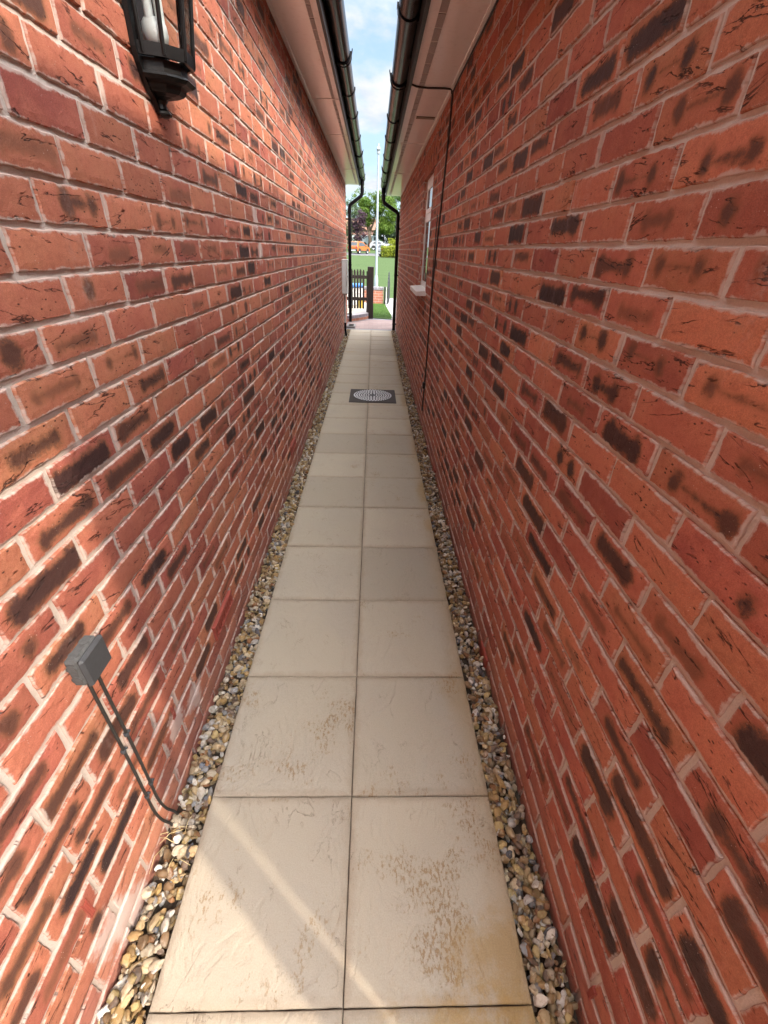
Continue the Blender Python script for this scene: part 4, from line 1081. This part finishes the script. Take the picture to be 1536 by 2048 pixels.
def tree(name, label, x, y, trunk_r, limbs, clumps, m, dens, size, seed, fork=None):
    rg = random.Random(seed); z = tz(y)
    t = thing(name, label, 'tree', (x, y, z), group='trees beyond the road' if False else None)
    tb_ = MB()
    for L in limbs:
        tb_.tube([(x+p[0], y+p[1], z+p[2]) for p in L[0]], L[1], 8)
    tb_.build('trunk', M_BARK, t, smooth=True)
    cr = MB(); leaves(cr, [((x+c[0], y+c[1], z+c[2]), (c[3], c[4], c[5])) for c in clumps], dens, size, rg)
    cr.build('crown', m, t)
    return t
def clumps_in(rg, n, cx, cz, rx, rz, ry, r0, r1):
    out = []
    for _ in range(n):
        a = rg.uniform(0, 6.28); q = math.sqrt(rg.random()); hh = rg.uniform(-1, 1); k = math.sqrt(max(0, 1-hh*hh*.8))
        r = rg.uniform(r0, r1); out.append((cx+rx*q*k*math.cos(a), ry*q*k*math.sin(a), cz+rz*hh, r, r, r*.75))
    return out
rg = random.Random(21)
tree('lime_tree', 'large bright green tree with forked trunk beyond the road', -.9, 100, .3,
     [([(0, 0, -.3), (.05, 0, 1.2), (-.1, 0, 2.6)], [.42, .33, .30]), ([(-.1, 0, 2.5), (-.9, .2, 4.2), (-1.6, .3, 7.0)], [.26, .18, .07]), ([(-.05, 0, 2.5), (.7, -.1, 4.0), (1.4, 0, 6.5)], [.24, .16, .07]),
      ([(-.1, 0, 2.4), (-1.2, 0, 3.0), (-2.3, -.1, 3.35)], [.14, .10, .05]), ([(-.1, 0, 2.6), (-.1, .3, 5.0), (-.3, .3, 8.5)], [.22, .15, .05])],
     clumps_in(rg, 44, -1.0, 5.6, 1.5, 1.9, 2.0, .5, .95) + clumps_in(rg, 60, 2.7, 5.3, 2.5, 2.6, 2.6, .6, 1.1) + clumps_in(rg, 30, -1.6, 7.9, 2.6, 1.9, 2.0, .3, .6) + clumps_in(rg, 22, 2.6, 8.0, 2.4, 1.2, 2.0, .4, .8),
     M_LEAF_L, 330, .15, 1)
tree('lime_tree', 'tall bright green tree behind the golden hedge on the right', 5.2, 112, .3,
     [([(0, 0, -.3), (0, 0, 3), (.2, 0, 7)], [.4, .3, .1])], clumps_in(rg, 26, 0, 5.8, 3.2, 3.6, 2.8, .8, 1.4), M_LEAF_M, 120, .2, 2)
tree('plum_tree', 'purple leaved plum tree behind the orange car', -2.7, 94, .16,
     [([(0, 0, -.2), (0, 0, 1.5), (-.2, 0, 4)], [.18, .14, .05])], clumps_in(rg, 40, .05, 3.6, 1.25, 2.2, 1.1, .4, .75), M_LEAF_P, 420, .13, 3)
tree('grey_green_tree', 'grey green leafy tree left of the purple plum tree', -4.4, 97, .16,
     [([(0, 0, -.2), (0, 0, 1.5), (-.2, 0, 4)], [.2, .14, .05])], clumps_in(rg, 36, .2, 3.9, 1.6, 3.2, 1.3, .5, .9), M_LEAF_S, 260, .15, 4)
tree('yew_tree', 'dark green tree behind the white car', 1.9, 106, .2,
     [([(0, 0, -.2), (0, 0, 3)], [.25, .1])], clumps_in(rg, 60, .9, 2.0, 2.6, 2.2, 1.2, .7, 1.1), M_LEAF_D, 220, .17, 5)
tree('conifer_tree', 'dark blue green conifer top showing under the right soffit', 8.2, 125, .2,
     [([(0, 0, -.2), (0, 0, 8)], [.3, .06])], clumps_in(rg, 26, 0, 8.0, 1.8, 4.0, 1.8, .6, 1.2), M_LEAF_D, 80, .22, 6)
tree('birch_tree', 'thin pale green tree on the far left skyline', -8.0, 118, .2,
     [([(0, 0, -.2), (0, 0, 8)], [.2, .05])], clumps_in(rg, 24, 0, 6.5, 2.4, 3.6, 2.0, .5, .9), M_LEAF_L, 150, .15, 7)
def shrub(name, label, x, y, rx, ry, h, m, dens, size, seed, cat='shrub', n=14):
    rg = random.Random(seed); z = tz(y); t = thing(name, label, cat, (x, y, z))
    b = MB()
    for k in range(4): b.tube([(x, y, z-.1), (x+rg.uniform(-.3, .3)*rx, y+rg.uniform(-.3, .3)*ry, z+h*.7)], [.05, .015], 6)
    b.build('stem', M_BARK, t)
    c = MB(); cl = []
    for _ in range(n):
        r = rg.uniform(.28, .45)*min(rx, h*.6); cl.append(((x+rg.uniform(-1, 1)*(rx-r), y+rg.uniform(-1, 1)*(max(ry-r, .01)), z+rg.uniform(r*.6, h-r)), (r, r, r)))
    leaves(c, cl, dens, size, rg); c.build('foliage', m, t); return t
shrub('laurel_shrub', 'mid green rounded shrub behind the roof of the orange car', -3.4, 90, 1.5, .8, 1.7, M_LEAF_M, 420, .12, 11)
shrub('hydrangea_shrub', 'small grey green shrub beside the white car', 1.5, 97, .55, .5, 1.5, M_LEAF_S, 600, .1, 12)
shrub('golden_conifer', 'round golden yellow conifer behind the clipped hedge', 2.6, 67.5, .95, .9, 2.35, M_LEAF_G, 900, .09, 13, n=26)
# clipped hedge
hz = tz(66)+.08; hg = thing('clipped_hedge', 'low clipped golden green hedge beside the road on the right', 'hedge', (2.4, 66, hz))
rg = random.Random(8)
for k in range(7): MB().tube([(1.0+k*.8, 66, hz-.1), (1.0+k*.8, 66, hz+.8)], [.04, .02], 6).build('stem', M_BARK, hg)
c = MB(); cl = []
for i in range(22):
    for j in range(3):
        for k in range(4):
            r = rg.uniform(.19, .25); cl.append(((1.08+i*.25+rg.uniform(-.04, .04), 66+(j-1)*.26, hz+.2+k*.29+rg.uniform(-.05, .05)), (r, r, r)))
leaves(c, cl, 3600, .075, rg); c.build('foliage', M_LEAF_G, hg)

# ------------------------------------------------------------------ cars
def car(name, label, x, y, rz, paint_m, L=4.3, W=1.8, H=1.62, cat='car', van=False, z=None):
    """body along local +x (front), base on the ground"""
    z = tz(y) if z is None else z
    t = thing(name, label, cat, (x, y, z), rz)
    hx = L/2
    if van: prof = [(-hx, .45), (-hx+.02, 1.1), (-hx+.06, H-.12), (-hx+.2, H), (hx-1.6, H), (hx-1.3, H-.08), (hx-.75, 1.15), (hx-.1, .95), (hx, .7), (hx, .35), (-hx, .35)]
    else: prof = [(-hx, .55), (-hx+.03, .88), (-hx+.10, 1.02), (-hx+.42, H-.10), (-hx+.75, H), (-hx+1.9, H), (-hx+2.3, H-.08), (hx-1.12, 1.08), (hx-.35, .96), (hx-.06, .80), (hx, .6), (hx-.02, .32), (-hx+.04, .32)]
    # loft the side profile across the width with tumblehome
    V = []; F = []; n = len(prof); secs = [(-1, .90), (-.97, .97), (-.80, 1.0), (.80, 1.0), (.97, .97), (1, .90)]
    for (s, k) in secs:
        for (px, pz) in prof:
            tum = 1 - max(0, (pz-.95))*.22
            zz = pz if k == 1 else lerp(.75, pz, lerp(k, 1, .55)); xx_ = px*lerp(k, 1, .7)
            V.append((xx_, s*W/2*tum, zz))
    for i in range(len(secs)-1):
        for k in range(n):
            k2 = (k+1) % n; F.append((i*n+k, i*n+k2, (i+1)*n+k2, (i+1)*n+k))
    F.append(tuple(range(n))); F.append(tuple(range((len(secs)-1)*n, len(secs)*n))[::-1])
    smooth_by_angle(link_mesh('body', V, F, paint_m, t, local=True), 32)
    def tumy(zz): return W/2*(1-max(0, zz-.95)*.22)
    # side windows, windscreen, rear window
    for s in (-1, 1):
        g = MB()
        pts = [(-hx+.62, 1.03), (-hx+.86, H-.15), (-hx+1.95, H-.15), (hx-1.30, 1.06)] if not van else [(hx-1.9, 1.1), (hx-1.85, H-.25), (hx-1.35, H-.25), (hx-.9, 1.12)]
        m_ = len(pts); o_ = [(px, s*(tumy(pz)+.006), pz) for px, pz in pts]; i_ = [(px, s*(tumy(pz)-.03), pz) for px, pz in pts]
        g.add(o_ + i_, [tuple(range(m_)), tuple(range(2*m_-1, m_-1, -1))] + [(k, m_+k, m_+(k+1) % m_, (k+1) % m_) for k in range(m_)]); g.build('side_window', M_PANE, t, local=True)
    def cross(name_, a, b_, w0, w1, off, m_):
        d = Vector((b_[0]-a[0], 0, b_[1]-a[1])).normalized(); nn = Vector((-d.z, 0, d.x))*off
        v = [(a[0]+nn.x, -w0, a[1]+nn.z), (a[0]+nn.x, w0, a[1]+nn.z), (b_[0]+nn.x, w1, b_[1]+nn.z), (b_[0]+nn.x, -w1, b_[1]+nn.z)]
        v += [(p[0]-nn.x*3, p[1], p[2]-nn.z*3) for p in v]
        MB().add(v, [(0, 1, 2, 3), (7, 6, 5, 4), (0, 4, 5, 1), (1, 5, 6, 2), (2, 6, 7, 3), (3, 7, 4, 0)]).build(name_, m_, t, local=True)
    if not van:
        cross('rear_window', (-hx+.14, 1.07), (-hx+.41, H-.13), W*.40, W*.36, .012, M_PANE)
        cross('windscreen', (-hx+2.38, H-.13), (hx-1.16, 1.11), W*.36, W*.41, .012, M_PANE)
    MB().box(-hx-.05, -hx+.25, -W*.485, W*.485, .30, .62, .04).build('rear_bumper', M_BLACKM if not van else paint_m, t, local=True)
    MB().box(-hx-.065, -hx-.045, -W*.33, W*.33, .36, .50, .01).build('skid_plate', M_SILVER, t, local=True)
    MB().box(hx-.25, hx+.04, -W*.48, W*.48, .30, .60, .04).build('front_bumper', M_BLACKM if not van else paint_m, t, local=True)
    for s in (-1, 1):
        MB().box(-hx-.02, -hx+.10, s*W*.40-.11, s*W*.40+.11, .74, .98, .03).build('tail_lamp', M_RED, t, local=True)
        MB().box(hx-.22, hx+.005, s*W*.38-.15, s*W*.38+.15, .70, .84, .03).build('headlamp', M_SILVER, t, local=True)
        for wx in (-hx+.78, hx-.85):
            r = .34; wy = s*(W/2-.10)
            whl = MB(); prof_ = [(r*.62, -.11), (r*.96, -.11), (r, -.07), (r, .07), (r*.96, .11), (r*.62, .11)]
            nn = 20
            for (rr, q) in prof_:
                for k in range(nn): a = 2*math.pi*k/nn; whl.v.append((wx+rr*math.cos(a), wy+q, r+rr*math.sin(a)))
            for i in range(len(prof_)-1):
                for k in range(nn): whl.f.append((i*nn+k, i*nn+(k+1) % nn, (i+1)*nn+(k+1) % nn, (i+1)*nn+k))
            wo_ = whl.build('wheel', M_TYRE, t, local=True)
            h = MB(); nn = 16
            for (rr, q) in ((r*.63, -.085), (r*.63, .085)):
                for k in range(nn): a = 2*math.pi*k/nn; h.v.append((wx+rr*math.cos(a), wy+q*1.15, r+rr*math.sin(a)))
            h.f = [tuple(range(nn)), tuple(range(2*nn-1, nn-1, -1))] + [(k, nn+k, nn+(k+1) % nn, (k+1) % nn) for k in range(nn)]
            h.build('rim', M_ALLOY, wo_, local=True)
        for wx in (-hx+.78, hx-.85):
            ar = MB(); N_ = 12; pts = [(wx+.42*math.cos(math.pi*k/N_), .34+.42*math.sin(math.pi*k/N_)) for k in range(N_+1)]
            y0_, y1_ = sorted((s*(W/2-.02), s*(W/2+.012)))
            v = [(px, yy, pz) for yy in (y0_, y1_) for px, pz in pts]; m_ = len(pts)
            ar.add(v, [tuple(range(m_)), tuple(range(2*m_-1, m_-1, -1))] + [(k, m_+k, m_+(k+1) % m_, (k+1) % m_) for k in range(m_)])
            ar.build('wheel_arch', M_BLACKM, t, local=True)
        MB().box(-hx+1.2, hx-1.3, *sorted((s*(W/2-.02), s*(W/2+.014))), .33, .45, .01).build('side_skirt', M_BLACKM, t, local=True)
        MB().box(hx-1.55, hx-1.38, *sorted((s*(W/2-.06), s*(W/2+.14))), 1.05, 1.18, .03).build('door_mirror', paint_m, t, local=True)
    return t
ROADZ = lambda y: tz(y)-.02
car('parked_car', 'orange hatchback on the grey road beyond the lawn', -2.45, 80.5, rad(62), M_ORANGE, 4.2, 1.8, 1.66, z=ROADZ(80.5))
car('parked_car', 'small white car parked far off to the right of the tree trunk', 1.1, 91, rad(-12), M_WHITEP, 3.7, 1.65, 1.42)
car('parked_car', 'white car half hidden behind the clipped hedge, showing a red tail lamp', 2.55, 70.0, rad(28), M_WHITEP, 4.2, 1.78, 1.55, z=.72)
car('parked_van', 'pale blue van parked behind the tree trunk', -.6, 103.5, rad(8), M_PALEB, 4.6, 1.85, 1.9, 'van', van=True)
# far house
fh = thing('far_house', 'far brick house with orange roof and white window behind the trees', 'house', (-2.0, 122, tz(122)))
hz = tz(122)
v = [(-9, 122, hz-.3), (.6, 122, hz-.3), (.6, 122, hz+3.2), (-4.2, 122, hz+3.2), (-9, 122, hz+3.2), (-9, 130, hz-.3), (.6, 130, hz-.3), (.6, 130, hz+3.2), (-9, 130, hz+3.2)]
link_mesh('wall', v, [(0, 1, 2, 4), (1, 6, 7, 2), (6, 5, 8, 7), (5, 0, 4, 8)], M_HBRICK, fh)
MB().add([(-9.3, 121.6, hz+3.15), (.9, 121.6, hz+3.15), (.9, 126, hz+5.6), (-9.3, 126, hz+5.6), (.9, 130.4, hz+3.15), (-9.3, 130.4, hz+3.15)], [(0, 1, 2, 3), (3, 2, 4, 5), (1, 4, 2), (0, 3, 5)]).build('roof', M_RTILE, fh)
def hwin(x0, x1, z0, z1):
    f = MB(); yy = 121.9
    f.box(x0, x1, yy, 122.05, z0, z0+.12); f.box(x0, x1, yy, 122.05, z1-.12, z1)
    for xq in (x0, (x0+x1)/2-.06, x1-.12): f.box(xq, xq+.12, yy+.005, 122.04, z0+.12, z1-.12)
    o = f.build('window', M_PVCM, fh); MB().box(x0+.1, x1-.1, 121.97, 122.02, z0+.1, z1-.1).build('pane', simple('net_curtain', (.35, .37, .39), .3), o)
hwin(-2.75, -1.75, hz+.5, hz+2.1); hwin(-.9, .2, hz+.5, hz+2.1); hwin(-5.6, -4.4, hz+.5, hz+2.1)
fr2 = thing('rendered_house', 'pale blue rendered house glimpsed between the trunk and the dark tree', 'house', (4.5, 135, tz(135)))
hz = tz(135)
MB().box(1.2, 9, 135, 143, hz-.3, hz+3.0).build('wall', M_RENDER, fr2)
MB().add([(.9, 134.6, hz+2.95), (9.3, 134.6, hz+2.95), (9.3, 139, hz+5.4), (.9, 139, hz+5.4), (9.3, 143.4, hz+2.95), (.9, 143.4, hz+2.95)], [(0, 1, 2, 3), (3, 2, 4, 5), (1, 4, 2), (0, 3, 5)]).build('roof', M_TILE, fr2)
